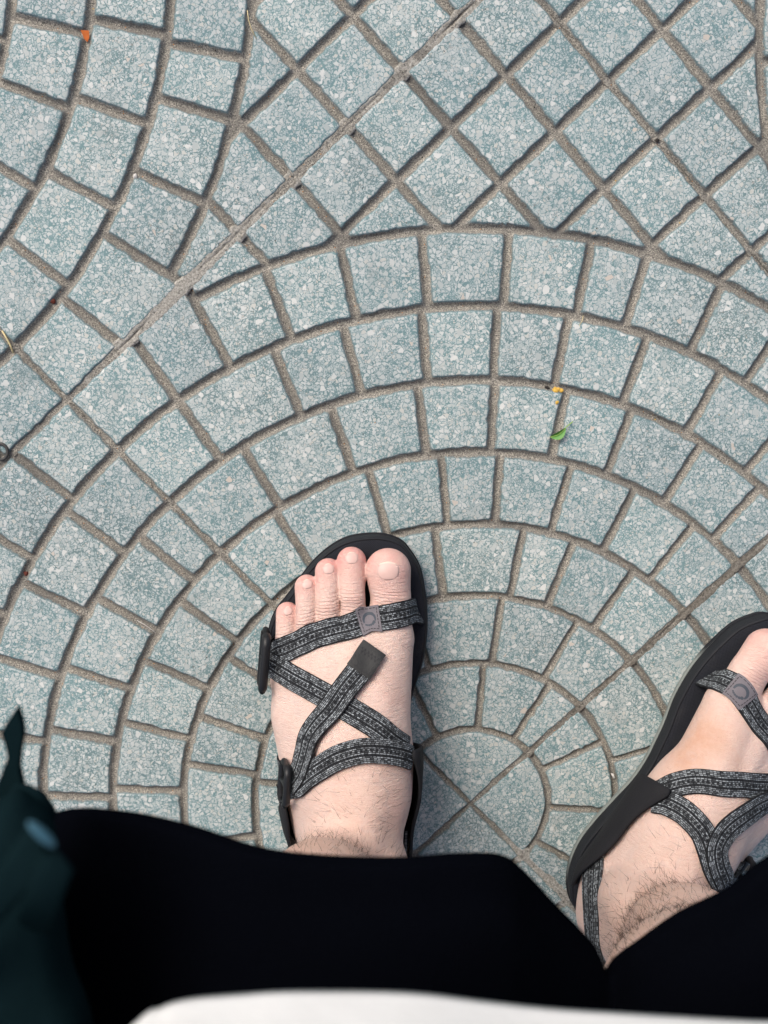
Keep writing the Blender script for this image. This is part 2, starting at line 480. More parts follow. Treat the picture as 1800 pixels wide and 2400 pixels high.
def round_cone(P, a, b, ra, rb):
    ba = b - a; pa = P - a
    h = np.clip((pa @ ba) / (ba @ ba), 0, 1)
    return np.linalg.norm(pa - h[..., None] * ba, axis=-1) - (ra + (rb - ra) * h)

def smin(a, b, k):
    h = np.maximum(k - np.abs(a - b), 0) / k
    return np.minimum(a, b) - h * h * k * 0.25

def axis_steps(spans):
    v = [spans[0][0]]
    for a, b, s in spans:
        n = max(1, int(round((b - a) / s))); v += list(np.linspace(a, b, n + 1)[1:])
    return np.array(v)

def build_skin():
    ax = axis_steps([(-.40, -.16, .016), (-.16, -.146, .004), (-.146, -.032, .00135), (-.032, .05, .003), (.05, .262, .00135), (.262, .274, .004), (.274, .40, .014)])
    ay = axis_steps([(-.50, -.12, .016), (-.12, -.04, .002), (-.04, .202, .00135), (.202, .21, .003), (.21, .40, .016)])
    az = axis_steps([(.008, .020, .0015), (.020, .080, .00135), (.080, .135, .0018), (.135, .26, .004), (.26, .94, .016)])
    shape = (len(ax), len(ay), len(az))
    D = np.full(shape, 0.08, np.float32)
    def sub(a, b, r, pad):
        lo = np.minimum(a, b) - r - pad; hi = np.maximum(a, b) + r + pad
        return tuple(slice(max(0, np.searchsorted(A, l) - 1), np.searchsorted(A, h) + 1) for A, l, h in zip((ax, ay, az), lo, hi))
    def grid(sl):
        return np.stack(np.meshgrid(ax[sl[0]], ay[sl[1]], az[sl[2]], indexing='ij'), -1)
    def put(D, a, b, ra, rb, k):
        sl = sub(a, b, max(ra, rb), k + 0.012)
        D[sl] = smin(D[sl], round_cone(grid(sl), a, b, ra, rb).astype(np.float32), k)
    hipL, hipR = (-.115, -.26, .40), (.075, -.26, .40)
    for F, knee, hip, med in ((LEFT, (-.152, .094, .385), hipL, 0.0), (RIGHT, (.100, .070, .385), hipR, -.016)):
        for a, b, ra, rb, k in leg_prims(F, knee, hip, med): put(D, a, b, ra, rb, k)
    pel = np.array([-.02, -.28, .43])
    put(D, np.array(hipL), np.array(hipR), .10, .10, .06)
    put(D, pel, np.array([-.02, -.10, .66]), .135, .145, .07)
    put(D, np.array([-.02, -.10, .66]), np.array([-.02, .02, .83]), .145, .11, .07)
    put(D, np.array([-.16, .0, .85]), np.array([.12, .0, .85]), .065, .065, .05)
    # toes: each blends with the foot but not with its neighbour
    out = D.copy()
    for F in (LEFT, RIGHT):
        for ch in TOES:
            P = [F.w(*q[:3]) for q in ch]
            lo, hi = np.min(P, 0), np.max(P, 0)
            sl = sub(lo, hi, .02, .012); G = grid(sl)
            t = np.full(G.shape[:3], 9.0, np.float32)
            for i in range(2): t = smin(t, round_cone(G, P[i], P[i + 1], ch[i][3], ch[i + 1][3]), 0.002)
            f = smin(D[sl], t.astype(np.float32), 0.0050)
            out[sl] = smin(out[sl], f, 0.0004)
    D = out
    # the sole of the foot is flat on the footbed
    zz = az[None, None, :]
    D = np.maximum(D, (FB + 0.0003 - zz).astype(np.float32))
    # surface nets
    s = D < 0
    cs = [s[i:s.shape[0] - 1 + i, j:s.shape[1] - 1 + j, k:s.shape[2] - 1 + k] for i in (0, 1) for j in (0, 1) for k in (0, 1)]
    cnt = sum(c.astype(np.int8) for c in cs)
    act = np.argwhere((cnt > 0) & (cnt < 8))
    idx = np.full(cnt.shape, -1, np.int32); idx[act[:, 0], act[:, 1], act[:, 2]] = np.arange(len(act))
    corner = [np.array(c) for c in np.ndindex(2, 2, 2)]
    val = np.stack([D[tuple((act + c).T)] for c in corner], 1)
    acc = np.zeros((len(act), 3)); n = np.zeros(len(act))
    for a in range(8):
        for b in range(a + 1, 8):
            if np.abs(corner[a] - corner[b]).sum() != 1: continue
            va, vb = val[:, a], val[:, b]; m = (va < 0) != (vb < 0)
            t = np.where(m, va / np.where(m, va - vb, 1), 0)
            acc[m] += (corner[a] + t[:, None] * (corner[b] - corner[a]))[m]; n[m] += 1
    loc = acc / n[:, None]
    V = np.stack([A[act[:, d]] + loc[:, d] * (A[np.minimum(act[:, d] + 1, len(A) - 1)] - A[act[:, d]]) for d, A in enumerate((ax, ay, az))], 1)
    faces = []
    for d in range(3):
        e1, e2 = (d + 1) % 3, (d + 2) % 3
        sl0 = [slice(None)] * 3; sl1 = [slice(None)] * 3; sl0[d] = slice(0, -1); sl1[d] = slice(1, None)
        A, B = s[tuple(sl0)], s[tuple(sl1)]
        for flip in (False, True):
            e = np.argwhere((A & ~B) if not flip else (~A & B))
            e = e[(e[:, e1] > 0) & (e[:, e2] > 0) & (e[:, e1] < s.shape[e1] - 1) & (e[:, e2] < s.shape[e2] - 1)]
            q = []
            for o1, o2 in ((0, 0), (1, 0), (1, 1), (0, 1)):
                c = e.copy(); c[:, e1] -= 1 - o1; c[:, e2] -= 1 - o2
                q.append(idx[c[:, 0], c[:, 1], c[:, 2]])
            q = np.stack(q, 1)
            faces.append(q if not flip else q[:, ::-1])
    F4 = np.vstack(faces)
    # light smoothing along the surface
    E = np.vstack([F4[:, [i, (i + 1) % 4]] for i in range(4)])
    for lam in (0.5, -0.52, 0.5, -0.52):
        sm = np.zeros_like(V); c = np.zeros(len(V))
        for q in (E, E[:, ::-1]):
            for d in range(3): sm[:, d] += np.bincount(q[:, 0], V[q[:, 1], d], len(V))
            c += np.bincount(q[:, 0], minlength=len(V))
        V = V + lam * (sm / c[:, None] - V)
    return V, F4

SV, SF = build_skin()
BVH = BVHTree.FromPolygons([Vector(v) for v in SV], [tuple(map(int, f)) for f in SF])
# ---------------------------------------------------------------- skin, nails, hair
def skin_mat():
    t = NT('skin', 0.52, 0.35); p = t.pos()
    base = t.mix(t.noise(p, 55, 4, 0.6), (0.64, 0.475, 0.410), (0.73, 0.570, 0.505))
    base = t.mix(t.ramp(t.noise(p, 420, 3, 0.6), 0.35, 0.7, 0, 0.45), base, (0.65, 0.435, 0.370))
    bl = t.math('MULTIPLY', t.attr('blush'), t.ramp(t.noise(p, 90, 3, 0.6), 0.25, 0.7, 0.55, 1.15), clamp=True)
    base = t.mix(bl, base, (0.66, 0.325, 0.290))
    tan = t.math('MULTIPLY', t.attr('tan'), t.ramp(t.noise(p, 70, 3, 0.6), 0.3, 0.7, 0.6, 1.1), clamp=True)
    base = t.mix(tan, base, (0.54, 0.305, 0.205))
    vein = t.noise(p, 26, 2, 0.5)
    base = t.mix(t.ramp(t.math('ABSOLUTE', t.math('SUBTRACT', vein, 0.5)), 0.0, 0.02, 0.16, 0.0), base, (0.50, 0.42, 0.42))
    t.color(base)
    t.b.inputs['Subsurface Weight'].default_value = 0.12
    t.b.inputs['Subsurface Radius'].default_value = (0.006, 0.0022, 0.0013)
    t.b.inputs['Subsurface Scale'].default_value = 0.6
    t.rough(t.ramp(t.noise(p, 300, 2), 0.3, 0.7, 0.42, 0.62))
    cell = t.voro(p, 900, 'DISTANCE_TO_EDGE')
    wr = t.noise(t.vmath('MULTIPLY', p, (1.0, 4.5, 1.0)), 130, 3, 0.6)
    kn = t.math('MULTIPLY', t.attr('knuckle'), t.ramp(t.math('SINE', t.math('MULTIPLY', t.math('ADD', t.attr('along'), t.math('MULTIPLY', t.noise(p, 220, 2), 0.0016)), 2900)), 0.2, 1.0, 0.0, -1.0))
    t.color(t.mix(t.math('MULTIPLY', kn, -0.34), base, (0.47, 0.25, 0.20)))
    wr = t.math('ADD', wr, t.math('MULTIPLY', kn, 0.8))
    t.bump(t.math('ADD', t.math('MULTIPLY', t.ramp(cell.outputs['Distance'], 0, 0.25), 0.30), t.math('MULTIPLY', wr, 1.2)), 0.0013, 0.7)
    return t.m
M_SKIN = skin_mat()

def vfun(F):
    """vectorised foot coordinates of the skin vertices"""
    q = (SV[:, :2] - F.p) @ F.R
    return np.c_[-q[:, 0] if F.m else q[:, 0], q[:, 1] + 0.028, SV[:, 2] - FB]
blush = np.zeros(len(SV)); knuck = np.zeros(len(SV)); along = np.zeros(len(SV)); tanv = np.zeros(len(SV))
for F in (LEFT, RIGHT):
    L = vfun(F)
    side = (SV[:, 0] < 0.02) if F is LEFT else (SV[:, 0] > 0.02)
    along = np.where(side, L[:, 1] + 2.5 * (L[:, 0] - .01) ** 2, along)
    for ch in TOES:
        d = np.linalg.norm(L - np.array([ch[2][0], ch[2][1] + 0.004, ch[2][2]]), axis=1)
        blush += side * 0.85 * np.exp(-(d / (ch[2][3] * 1.3)) ** 2)
        d = np.linalg.norm(L - np.array([ch[1][0], ch[1][1], ch[1][2] + ch[1][3]]), axis=1)
        blush += side * 0.20 * np.exp(-(d / 0.009) ** 2); knuck += side * np.exp(-(d / 0.0085) ** 2)
    if F is RIGHT:
        for c, r, a in (((.034, .168, .036), .018, .85), ((.038, .142, .042), .015, .7), ((.012, .165, .052), .006, .3)):
            tanv += side * a * np.exp(-(np.linalg.norm(L - np.array(c), axis=1) / r) ** 2)
    else:
        for c, r, a in (((.026, .160, .045), .010, .22), ((.030, .095, .07), .010, .25), ((-.020, .118, .062), .008, .2)):
            blush += side * a * np.exp(-(np.linalg.norm(L - np.array(c), axis=1) / r) ** 2)
    tanv += side * 0.42 * np.clip((L[:, 2] - 0.055) / 0.05, 0, 1)
person = mesh_obj('person', SV, SF, M_SKIN, None, True, {'blush': np.clip(blush, 0, 1), 'tan': np.clip(tanv, 0, 1), 'knuckle': np.clip(knuck, 0, 1), 'along': along})
tag(person, 'crouching person in black shorts and white T-shirt, bare feet strapped into sandals', 'person')

tn = NT('nail', 0.42, 0.3); np_ = tn.pos()
tn.color(tn.mix(tn.noise(np_, 200, 2), (0.555, 0.375, 0.335), (0.63, 0.445, 0.40))); M_NAIL = tn.m
tn2 = NT('nail_edge', 0.4, 0.4); tn2.color((0.70, 0.56, 0.47)); M_NAILE = tn2.m

def toenail(F, cx, cy, hw, hl, yaw):
    """thin curved plate lying on the toe"""
    n, m = 13, 13
    top, mi = [], []
    for j in range(m):
        v = j / (m - 1) * 2 - 1
        for i in range(n):
            u = i / (n - 1) * 2 - 1
            e = (1 - abs(v) ** 3 * 0.30) if v > 0 else math.sqrt(max(0.0, 1 - (abs(v) ** 2.6) * 0.90))
            x, y = u * hw * e, v * hl - (0.0014 * u * u if v > 0.5 else 0) 
            x, y = x * math.cos(yaw) - y * math.sin(yaw), x * math.sin(yaw) + y * math.cos(yaw)
            w = F.w(cx + x, cy + y, 0)
            h = BVH.ray_cast(Vector((w[0], w[1], 0.12)), Vector((0, 0, -1)))
            if h[0] is None: return None
            edge = max(abs(u), abs(v))
            top.append(h[0] + h[1] * (0.00030 * (1 - edge ** 6) + 0.00006))
    nn = len(top)
    bot = [p - Vector((0, 0, 0.0009)) for p in top]
    fs = []
    for j in range(m - 1):
        for i in range(n - 1):
            a = j * n + i; fs.append((a, a + 1, a + n + 1, a + n)); mi.append(1 if j == m - 2 else 0)
    ring = [i for i in range(n)] + [j * n + n - 1 for j in range(1, m)] + [(m - 1) * n + i for i in range(n - 2, -1, -1)] + [j * n for j in range(m - 2, 0, -1)]
    for a, b in zip(ring, ring[1:] + ring[:1]): fs.append((a, a + nn, b + nn, b)); mi.append(0)
    return mesh_obj('toenail', top + bot, fs, None, person, True, mats=[M_NAIL, M_NAILE], mi=mi)
for F in (LEFT, RIGHT):
    for a in ((.0262, .2385, .0072, .0058, 0.0), (.0027, .2455, .0043, .0036, 0.03), (-.0127, .2380, .0039, .0032, 0.10), (-.0268, .2275, .0036, .0029, 0.16), (-.0398, .2090, .0032, .0026, 0.22)):
        toenail(F, *a)

AREA = np.zeros(len(SV))
_e1, _e2 = SV[SF[:, 2]] - SV[SF[:, 0]], SV[SF[:, 3]] - SV[SF[:, 1]]
_a = np.linalg.norm(np.cross(_e1, _e2), axis=1) / 8
for k in range(4): AREA += np.bincount(SF[:, k], _a, len(SV))
def hair(F, count, seed, test):
    """short curved leg hairs, three-sided tapering tubes rooted in the skin"""
    r = np.random.default_rng(seed)
    side = (SV[:, 0] < 0.02) if F is LEFT else (SV[:, 0] > 0.02)
    L = vfun(F)
    w = np.where(side, test(L), 0) * AREA
    cand = np.nonzero(w > 0)[0]; wp = w[cand] / w[cand].sum()
    vs_, fs = [], []
    for i in r.choice(cand, count, p=wp):
        p = Vector(SV[i]) + Vector(r.normal(size=3) * 0.003)
        c, nrm, _, _ = BVH.find_nearest(p)
        if c is None: continue
        down = Vector((0, 0, -1)) - nrm * (-nrm.z)
        sw = Vector(r.normal(size=3)); sw -= nrm * sw.dot(nrm)
        d = (down.normalized() * 0.75 + sw * 0.38); d.normalize()
        length = 0.004 + 0.010 * r.random() ** 1.5
        curl = Vector(r.normal(size=3)) * 0.38; rad = 0.000075 + 0.000055 * r.random()
        q = c - nrm * 0.0004; dirv = (d * 0.72 + nrm * 0.6).normalized(); base = len(vs_)
        for s in range(5):
            u = dirv.orthogonal().normalized(); v = dirv.cross(u)
            rr = rad * (1 - s / 4.6)
            for k in range(3):
                a = k * 2.0944; vs_.append(q + (u * math.cos(a) + v * math.sin(a)) * rr)
            q = q + dirv * (length / 4); dirv = (dirv + (d - nrm * 0.38 + curl) * 0.22).normalized()
        for s in range(4):
            for k in range(3):
                a = base + s * 3 + k; b = base + s * 3 + (k + 1) % 3; fs.append((a, b, b + 3, a + 3))
    o = mesh_obj('leg_hair', vs_, fs, M_HAIR, person, True); o['kind'] = 'stuff'
th = NT('hair', 0.5, 0.3); th.color((0.030, 0.020, 0.015)); M_HAIR = th.m
sig = lambda x: np.clip(x, 0, 1)
hair(LEFT, 3800, 5, lambda L: sig((L[:, 2] - .060) / .03) * (L[:, 2] < .34) * (L[:, 1] > .03))
hair(RIGHT, 5600, 6, lambda L: sig((L[:, 2] - .062) / .025) * (L[:, 2] < .34) * (0.35 + 1.0 * (L[:, 0] > -.01)))
hair(LEFT, 16, 8, lambda L: ((L[:, 2] > .025) & (L[:, 2] < .05) & (L[:, 1] > .185) & (L[:, 1] < .222)) * 1.0)
# ---------------------------------------------------------------- sandals
def rubber(name, c, rough=0.75, bump=0.0, scale=900):
    t = NT(name, rough, 0.3); p = t.pos()
    t.color(t.mix(t.noise(p, 60, 4, 0.6), tuple(0.75 * x for x in c), tuple(1.3 * x for x in c)))
    if bump: t.bump(t.noise(p, scale, 3, 0.6), bump, 0.8)
    return t.m
M_MID = rubber('midsole_rubber', (0.010, 0.0115, 0.015), 0.7, 0.0004)
def outsole_mat():
    t = NT('outsole_rubber', 0.8, 0.25); p = t.pos()
    c = t.mix(t.noise(p, 60, 4, 0.6), (0.15, 0.17, 0.162), (0.23, 0.255, 0.24))
    t.color(t.mix(t.attr('rand'), c, (0.011, 0.0125, 0.016)))      # a black rand wraps the toe and heel
    t.bump(t.noise(p, 900, 3, 0.6), 0.0004, 0.8)
    return t.m
M_OUT = outsole_mat()
M_PLASTIC = rubber('black_plastic', (0.010, 0.011, 0.013), 0.42, 0.0001)
M_WING = rubber('black_strap_base', (0.0085, 0.009, 0.0115), 0.8, 0.0004, 1500)
def footbed_mat():
    t = NT('footbed_twill', 0.78, 0.25)
    uv = t.sep(t.add('UVMap').outputs[0])
    d1 = t.math('SINE', t.math('MULTIPLY', t.math('ADD', uv[0], uv[1]), 4300))
    d2 = t.math('SINE', t.math('MULTIPLY', t.math('SUBTRACT', uv[0], uv[1]), 4300))
    h = t.math('MAXIMUM', d1, t.math('MULTIPLY', d2, 0.6))
    p = t.pos()
    c = t.mix(t.ramp(h, -0.2, 0.9), (0.0065, 0.0075, 0.011), (0.019, 0.022, 0.030))
    c = t.mix(t.ramp(t.noise(p, 45, 4, 0.65), 0.5, 0.8, 0, 0.45), c, (0.040, 0.039, 0.038))
    t.color(c); t.bump(h, 0.0003, 0.6)
    return t.m
M_BED = footbed_mat()

def webbing():
    """woven strap: rows of pale dashes on black, with black ribs along it (u along, v across, in metres)"""
    t = NT('webbing', 0.85, 0.2)
    uv = t.sep(t.add('UVMap').outputs[0]); p = t.pos()
    u = t.math('ADD', uv[0], t.math('MULTIPLY', t.math('SUBTRACT', t.noise(p, 500, 1), 0.5), 0.0006))
    row = t.math('MULTIPLY', uv[1], 1 / 0.00112)
    rid = t.math('FLOOR', row); rf = t.math('SUBTRACT', row, rid)
    rowm = t.ramp(t.math('ABSOLUTE', t.math('SUBTRACT', rf, 0.5)), 0.46, 0.22)
    wr_ = t.add('TexWhiteNoise', noise_dimensions='1D'); t.put(wr_.inputs['W'], rid); ph = wr_.outputs['Value']
    du = t.math('FRACT', t.math('ADD', t.math('MULTIPLY', u, 1 / 0.0022), ph))
    dash = t.ramp(t.math('ABSOLUTE', t.math('SUBTRACT', du, 0.5)), 0.49, 0.34)
    # broad ribs: rows 3 and 8..9 stay almost black, the outermost row too
    def isrow(k): return t.math('COMPARE', rid, float(k), 0.3)
    dark = t.math('ADD', t.math('ADD', isrow(2), isrow(-3)), t.math('ADD', isrow(-8), isrow(7)), clamp=True)
    sparse = t.math('ADD', isrow(-1), isrow(0), clamp=True)
    du2 = t.math('FRACT', t.math('MULTIPLY', u, 1 / 0.0030))
    bar = t.ramp(t.math('ABSOLUTE', t.math('SUBTRACT', du2, 0.5)), 0.26, 0.16)
    m = t.math('MULTIPLY', rowm, dash)
    m = t.math('MULTIPLY', m, t.math('SUBTRACT', 1.0, t.math('MULTIPLY', dark, 0.93)))
    m = t.math('MULTIPLY', m, t.math('SUBTRACT', 1.0, t.math('MULTIPLY', sparse, t.math('SUBTRACT', 0.85, t.math('MULTIPLY', bar, 0.85)))))
    cmb = t.add('CombineXYZ'); t.put(cmb.inputs[0], t.math('FLOOR', t.math('ADD', t.math('MULTIPLY', u, 1 / 0.0022), ph))); t.put(cmb.inputs[1], rid)
    wn_ = t.add('TexWhiteNoise'); t.put(wn_.inputs['Vector'], cmb.outputs[0])
    m = t.math('MULTIPLY', m, t.ramp(wn_.outputs['Value'], 0.0, 1.0, 0.10, 1.15, False))
    m = t.math('MULTIPLY', m, t.ramp(t.noise(p, 260, 3, 0.6), 0.35, 0.6, 0.6, 1.0))
    c = t.mix(m, (0.0085, 0.0095, 0.012), (0.30, 0.335, 0.36))
    t.color(c)
    t.bump(t.math('ADD', t.math('MULTIPLY', rowm, 0.7), t.math('MULTIPLY', dash, 0.5)), 0.0005, 0.9)
    return t.m
M_WEB = webbing()
M_PATCH = rubber('patch_leather', (0.135, 0.125, 0.140), 0.75, 0.0003, 1200)
M_EMBLEM = rubber('emblem_print', (0.045, 0.056, 0.072), 0.6)
M_THREAD = rubber('thread', (0.02, 0.02, 0.024), 0.8)
M_TAB = rubber('rubber_tab', (0.014, 0.0155, 0.017), 0.55, 0.0002)

def spline(P, step):
    P = np.array(P, float); out = []
    Q = np.vstack([2 * P[0] - P[1], P, 2 * P[-1] - P[-2]])
    for i in range(1, len(Q) - 2):
        n = max(2, int(np.ceil(np.linalg.norm(Q[i + 1] - Q[i]) / step)))
        for k in range(n):
            t = k / n
            out.append(0.5 * ((2 * Q[i]) + (-Q[i - 1] + Q[i + 1]) * t + (2 * Q[i - 1] - 5 * Q[i] + 4 * Q[i + 1] - Q[i + 2]) * t * t + (-Q[i - 1] + 3 * Q[i] - 3 * Q[i + 1] + Q[i + 2]) * t ** 3))
    out.append(P[-1]); return np.array(out)

def unit(v): return v / (np.linalg.norm(v, axis=-1, keepdims=True) + 1e-12)
def smooth(a, n):
    for _ in range(n):
        b = a.copy(); b[1:-1] = (a[:-2] + 2 * a[1:-1] + a[2:]) / 4; a = b
    return a
def drop(x, y):
    h = BVH.ray_cast(Vector((x, y, 0.125)), Vector((0, 0, -1)), 0.13)
    return h

class Ribbon:
    """a strap lying on the foot: pts are foot coordinates; (x, y) is dropped on the skin, (x, y, z) is kept"""
    def __init__(s, F, pts, width, off, thick=0.0016, normals=None, K=9):
        P, fixed = [], []
        for q in pts:
            w = F.w(*q) if len(q) == 3 else F.w(q[0], q[1], 0)
            if len(q) == 2:
                h = drop(w[0], w[1]); w = np.array([w[0], w[1], h[0].z if h[0] else 0.03])
            P.append(w); fixed.append(len(q) == 3)
        C = spline(P, 0.0016)
        N = []
        for c in C:
            loc, nr, _, dist = BVH.find_nearest(Vector(c))
            v = Vector(c) - loc
            N.append(np.array(nr if (dist < 0.002 or v.dot(nr) < 0) else v.normalized()))
        if normals is not None:
            k = np.linspace(0, 1, len(C)); kk = np.linspace(0, 1, len(normals))
            nn = np.array([F.w(*q) - F.w(0, 0, 0) for q in normals]); N = np.stack([np.interp(k, kk, nn[:, d]) for d in range(3)], 1)
        N = unit(smooth(np.array(N), 14))
        T = unit(smooth(unit(np.gradient(C, axis=0)), 25)); B = unit(np.cross(T, N)); N = np.cross(B, T)
        lu = np.r_[0, np.cumsum(np.linalg.norm(np.diff(C, axis=0), axis=1))]
        vv = np.linspace(-width / 2, width / 2, K)
        G = np.zeros((len(C), K, 3)); H = np.zeros((len(C), K))
        for i in range(len(C)):
            for j, v in enumerate(vv):
                q = C[i] + B[i] * v
                h = BVH.ray_cast(Vector(q + N[i] * 0.012), Vector(-N[i]), 0.03)
                H[i, j] = (0.012 - h[3]) if h[0] is not None else -0.004
        H = np.clip(H, -0.004, 0.006)
        Hs = H.copy()
        for _ in range(10): Hs[1:-1] = (Hs[:-2] + 2 * Hs[1:-1] + Hs[2:]) / 4
        for _ in range(3): Hs[:, 1:-1] = (Hs[:, :-2] + 2 * Hs[:, 1:-1] + Hs[:, 2:]) / 4
        H = np.maximum(Hs, H - 0.0006)
        H -= (np.abs(vv) / (width / 2))[None, :] ** 8 * 0.0002
        for i in range(len(C)):
            for j, v in enumerate(vv): G[i, j] = C[i] + B[i] * v + N[i] * (H[i, j] + off)
        s.G, s.N, s.lu, s.vv, s.w, s.thick = G, N, lu, vv, width, thick
    def at(s, u, v, lift=0.0):
        i = np.clip(np.interp(u, s.lu, np.arange(len(s.lu))), 0, len(s.lu) - 1.001); j = np.clip((v + s.w / 2) / s.w * (len(s.vv) - 1), 0, len(s.vv) - 1.001)
        a, b = int(i), int(j); fi, fj = i - a, j - b
        g = (s.G[a, b] * (1 - fi) + s.G[a + 1, b] * fi) * (1 - fj) + (s.G[a, b + 1] * (1 - fi) + s.G[a + 1, b + 1] * fi) * fj
        # extrapolate past the strap's edges
        ex = v - np.clip(v, -s.w / 2, s.w / 2)
        if ex: g = g + unit(s.G[a, -1] - s.G[a, 0]) * ex
        return g + s.N[a] * (s.thick + lift)
    def build(s, name, mat, parent):
        n, K = s.G.shape[:2]
        top = s.G + s.N[:, None, :] * s.thick
        V = np.vstack([top.reshape(-1, 3), s.G.reshape(-1, 3)])
        uv = np.zeros((n, K, 2)); uv[:, :, 0] = s.lu[:, None]; uv[:, :, 1] = s.vv[None, :]
        UV = np.vstack([uv.reshape(-1, 2)] * 2); o = n * K
        f = []
        for i in range(n - 1):
            for j in range(K - 1):
                a = i * K + j; f.append((a, a + K, a + K + 1, a + 1)); f.append((a + o, a + 1 + o, a + K + 1 + o, a + K + o))
            for j, e in ((0, 0), (K - 1, 1)):
                a = i * K + j; f.append((a, a + o, a + K + o, a + K) if not e else (a, a + K, a + K + o, a + o))
        for i in (0, n - 1):
            for j in range(K - 1):
                a = i * K + j; f.append((a, a + 1, a + 1 + o, a + o))
        ob = mesh_obj(name, V, f, mat, parent, True, uv=UV)
        ob.data.set_sharp_from_angle(angle=math.radians(50))
        return ob
    def patch(s, name, mat, parent, u0, u1, v0, v1, lift, thick, round_=0.001, nu=14, nv=12):
        """a flat piece sewn on the strap"""
        V, f = [], []
        for lev in (1, 0):
            for i in range(nu):
                for j in range(nv):
                    u = u0 + (u1 - u0) * i / (nu - 1); v = v0 + (v1 - v0) * j / (nv - 1)
                    V.append(s.at(u, v, lift + thick * lev - (0.0002 if lev and (i in (0, nu - 1) or j in (0, nv - 1)) else 0)))
        o = nu * nv
        for i in range(nu - 1):
            for j in range(nv - 1):
                a = i * nv + j; f.append((a, a + nv, a + nv + 1, a + 1))
        ring = [j for j in range(nv)] + [i * nv + nv - 1 for i in range(1, nu)] + [(nu - 1) * nv + j for j in range(nv - 2, -1, -1)] + [i * nv for i in range(nu - 2, 0, -1)]
        for a, b in zip(ring, ring[1:] + ring[:1]): f.append((a, b, b + o, a + o))
        ob = mesh_obj(name, V, f, mat, parent, True); ob.data.set_sharp_from_angle(angle=math.radians(50)); return ob
    def shapes(s, name, mat, parent, polys, lift, thick):
        """small raised shapes given as polygons in strap coordinates"""
        V, f = [], []
        for P in polys:
            n = len(P); o = len(V)
            for lv in (thick, 0):
                V += [s.at(u, v, lift + lv) for u, v in P]
            f.append(tuple(range(o, o + n)))
            for i in range(n): f.append((o + i, o + n + i, o + n + (i + 1) % n, o + (i + 1) % n))
        bm = bmesh.new(); bv = [bm.verts.new(v) for v in V]
        for q in f: bm.faces.new([bv[i] for i in q])
        return bm_obj(name, bm, mat, parent, False)

OUTLINE = [(.008, .2545), (.023, .2550), (.036, .2510), (.043, .2435), (.049, .2335), (.052, .222), (.0545, .204), (.0545, .186), (.0515, .166), (.046, .148), (.0425, .133), (.0395, .1175),
           (.0385, .101), (.0402, .0826), (.0421, .062), (.0424, .0434), (.0394, .0284), (.0333, .0145), (.0245, .0036), (.0126, -.0028), (-.0016, -.0042), (-.0151, -.0008),
           (-.026, .0068), (-.0330, .0185), (-.0365, .033), (-.0375, .050), (-.0372, .075), (-.0392, .100), (-.0440, .125), (-.0500, .150), (-.0538, .170), (-.0540, .188), (-.0495, .2015),
           (-.042, .2115), (-.037, .2180), (-.031, .2265), (-.023, .2365), (-.013, .2455), (-.003, .2515)]
def closed_spline(P, n):
    P = np.array(P); m = len(P); out = []
    for i in range(m):
        a, b, c, d = P[i - 1], P[i], P[(i + 1) % m], P[(i + 2) % m]
        for k in range(6):
            t = k / 6; out.append(0.5 * (2 * b + (c - a) * t + (2 * a - 5 * b + 4 * c - d) * t * t + (-a + 3 * b - 3 * c + d) * t ** 3))
    out = np.array(out); L = np.r_[0, np.cumsum(np.linalg.norm(np.diff(np.vstack([out, out[:1]]), axis=0), axis=1))]
    s = np.linspace(0, L[-1], n, endpoint=False); o2 = np.vstack([out, out[:1]])
    return np.stack([np.interp(s, L, o2[:, k]) for k in (0, 1)], 1)
SOLE = closed_spline(OUTLINE, 220)
tt = unit(np.roll(SOLE, -1, 0) - np.roll(SOLE, 1, 0)); SOLE_N = np.c_[-tt[:, 1], tt[:, 0]]      # outline runs clockwise: outward = left turn
if ((SOLE + SOLE_N * 0.001 - np.array([0, .12])) ** 2).sum() < ((SOLE - np.array([0, .12])) ** 2).sum(): SOLE_N = -SOLE_N

def ring_solid(F0, name, mat, parent, prof, uv=False, cap_top=True, cap_bot=True):
    F = SOLE_R if F0 is RIGHT else F0
    V, f, UV = [], [], []; n = len(SOLE)
    for d, z in prof:
        for p, nn in zip(SOLE, SOLE_N):
            q = p + nn * d; V.append(F.w(q[0], q[1], z - FB)); UV.append(tuple(q))
    for l in range(len(prof) - 1):
        for i in range(n):
            j = (i + 1) % n; f.append((l * n + i, l * n + j, (l + 1) * n + j, (l + 1) * n + i))
    if cap_bot: f.append(tuple(range(n - 1, -1, -1)))
    if cap_top: f.append(tuple((len(prof) - 1) * n + i for i in range(n)))
    me = bpy.data.meshes.new(name); me.from_pydata([tuple(v) for v in V], [], f)
    if uv:
        l = me.uv_layers.new(name='uv'); li = np.zeros(len(me.loops), np.int32); me.loops.foreach_get('vertex_index', li)
        l.data.foreach_set('uv', np.array(UV, np.float32)[li].ravel())
    bm = bmesh.new(); bm.from_mesh(me); bmesh.ops.recalc_face_normals(bm, faces=bm.faces); bm.to_mesh(me); bm.free()
    if name == 'outsole':
        at = me.attributes.new('rand', 'FLOAT', 'POINT')
        at.data.foreach_set('value', np.array([min(1, max(0, (y - .196) / .012)) + min(1, max(0, (.030 - y) / .02)) + (1.0 if x < -.02 else 0.0) for x, y in UV], np.float32).clip(0, 1))
    me.materials.append(mat); me.polygons.foreach_set('use_smooth', [True] * len(me.polygons)); me.set_sharp_from_angle(angle=math.radians(40))
    return link(name, me, parent)

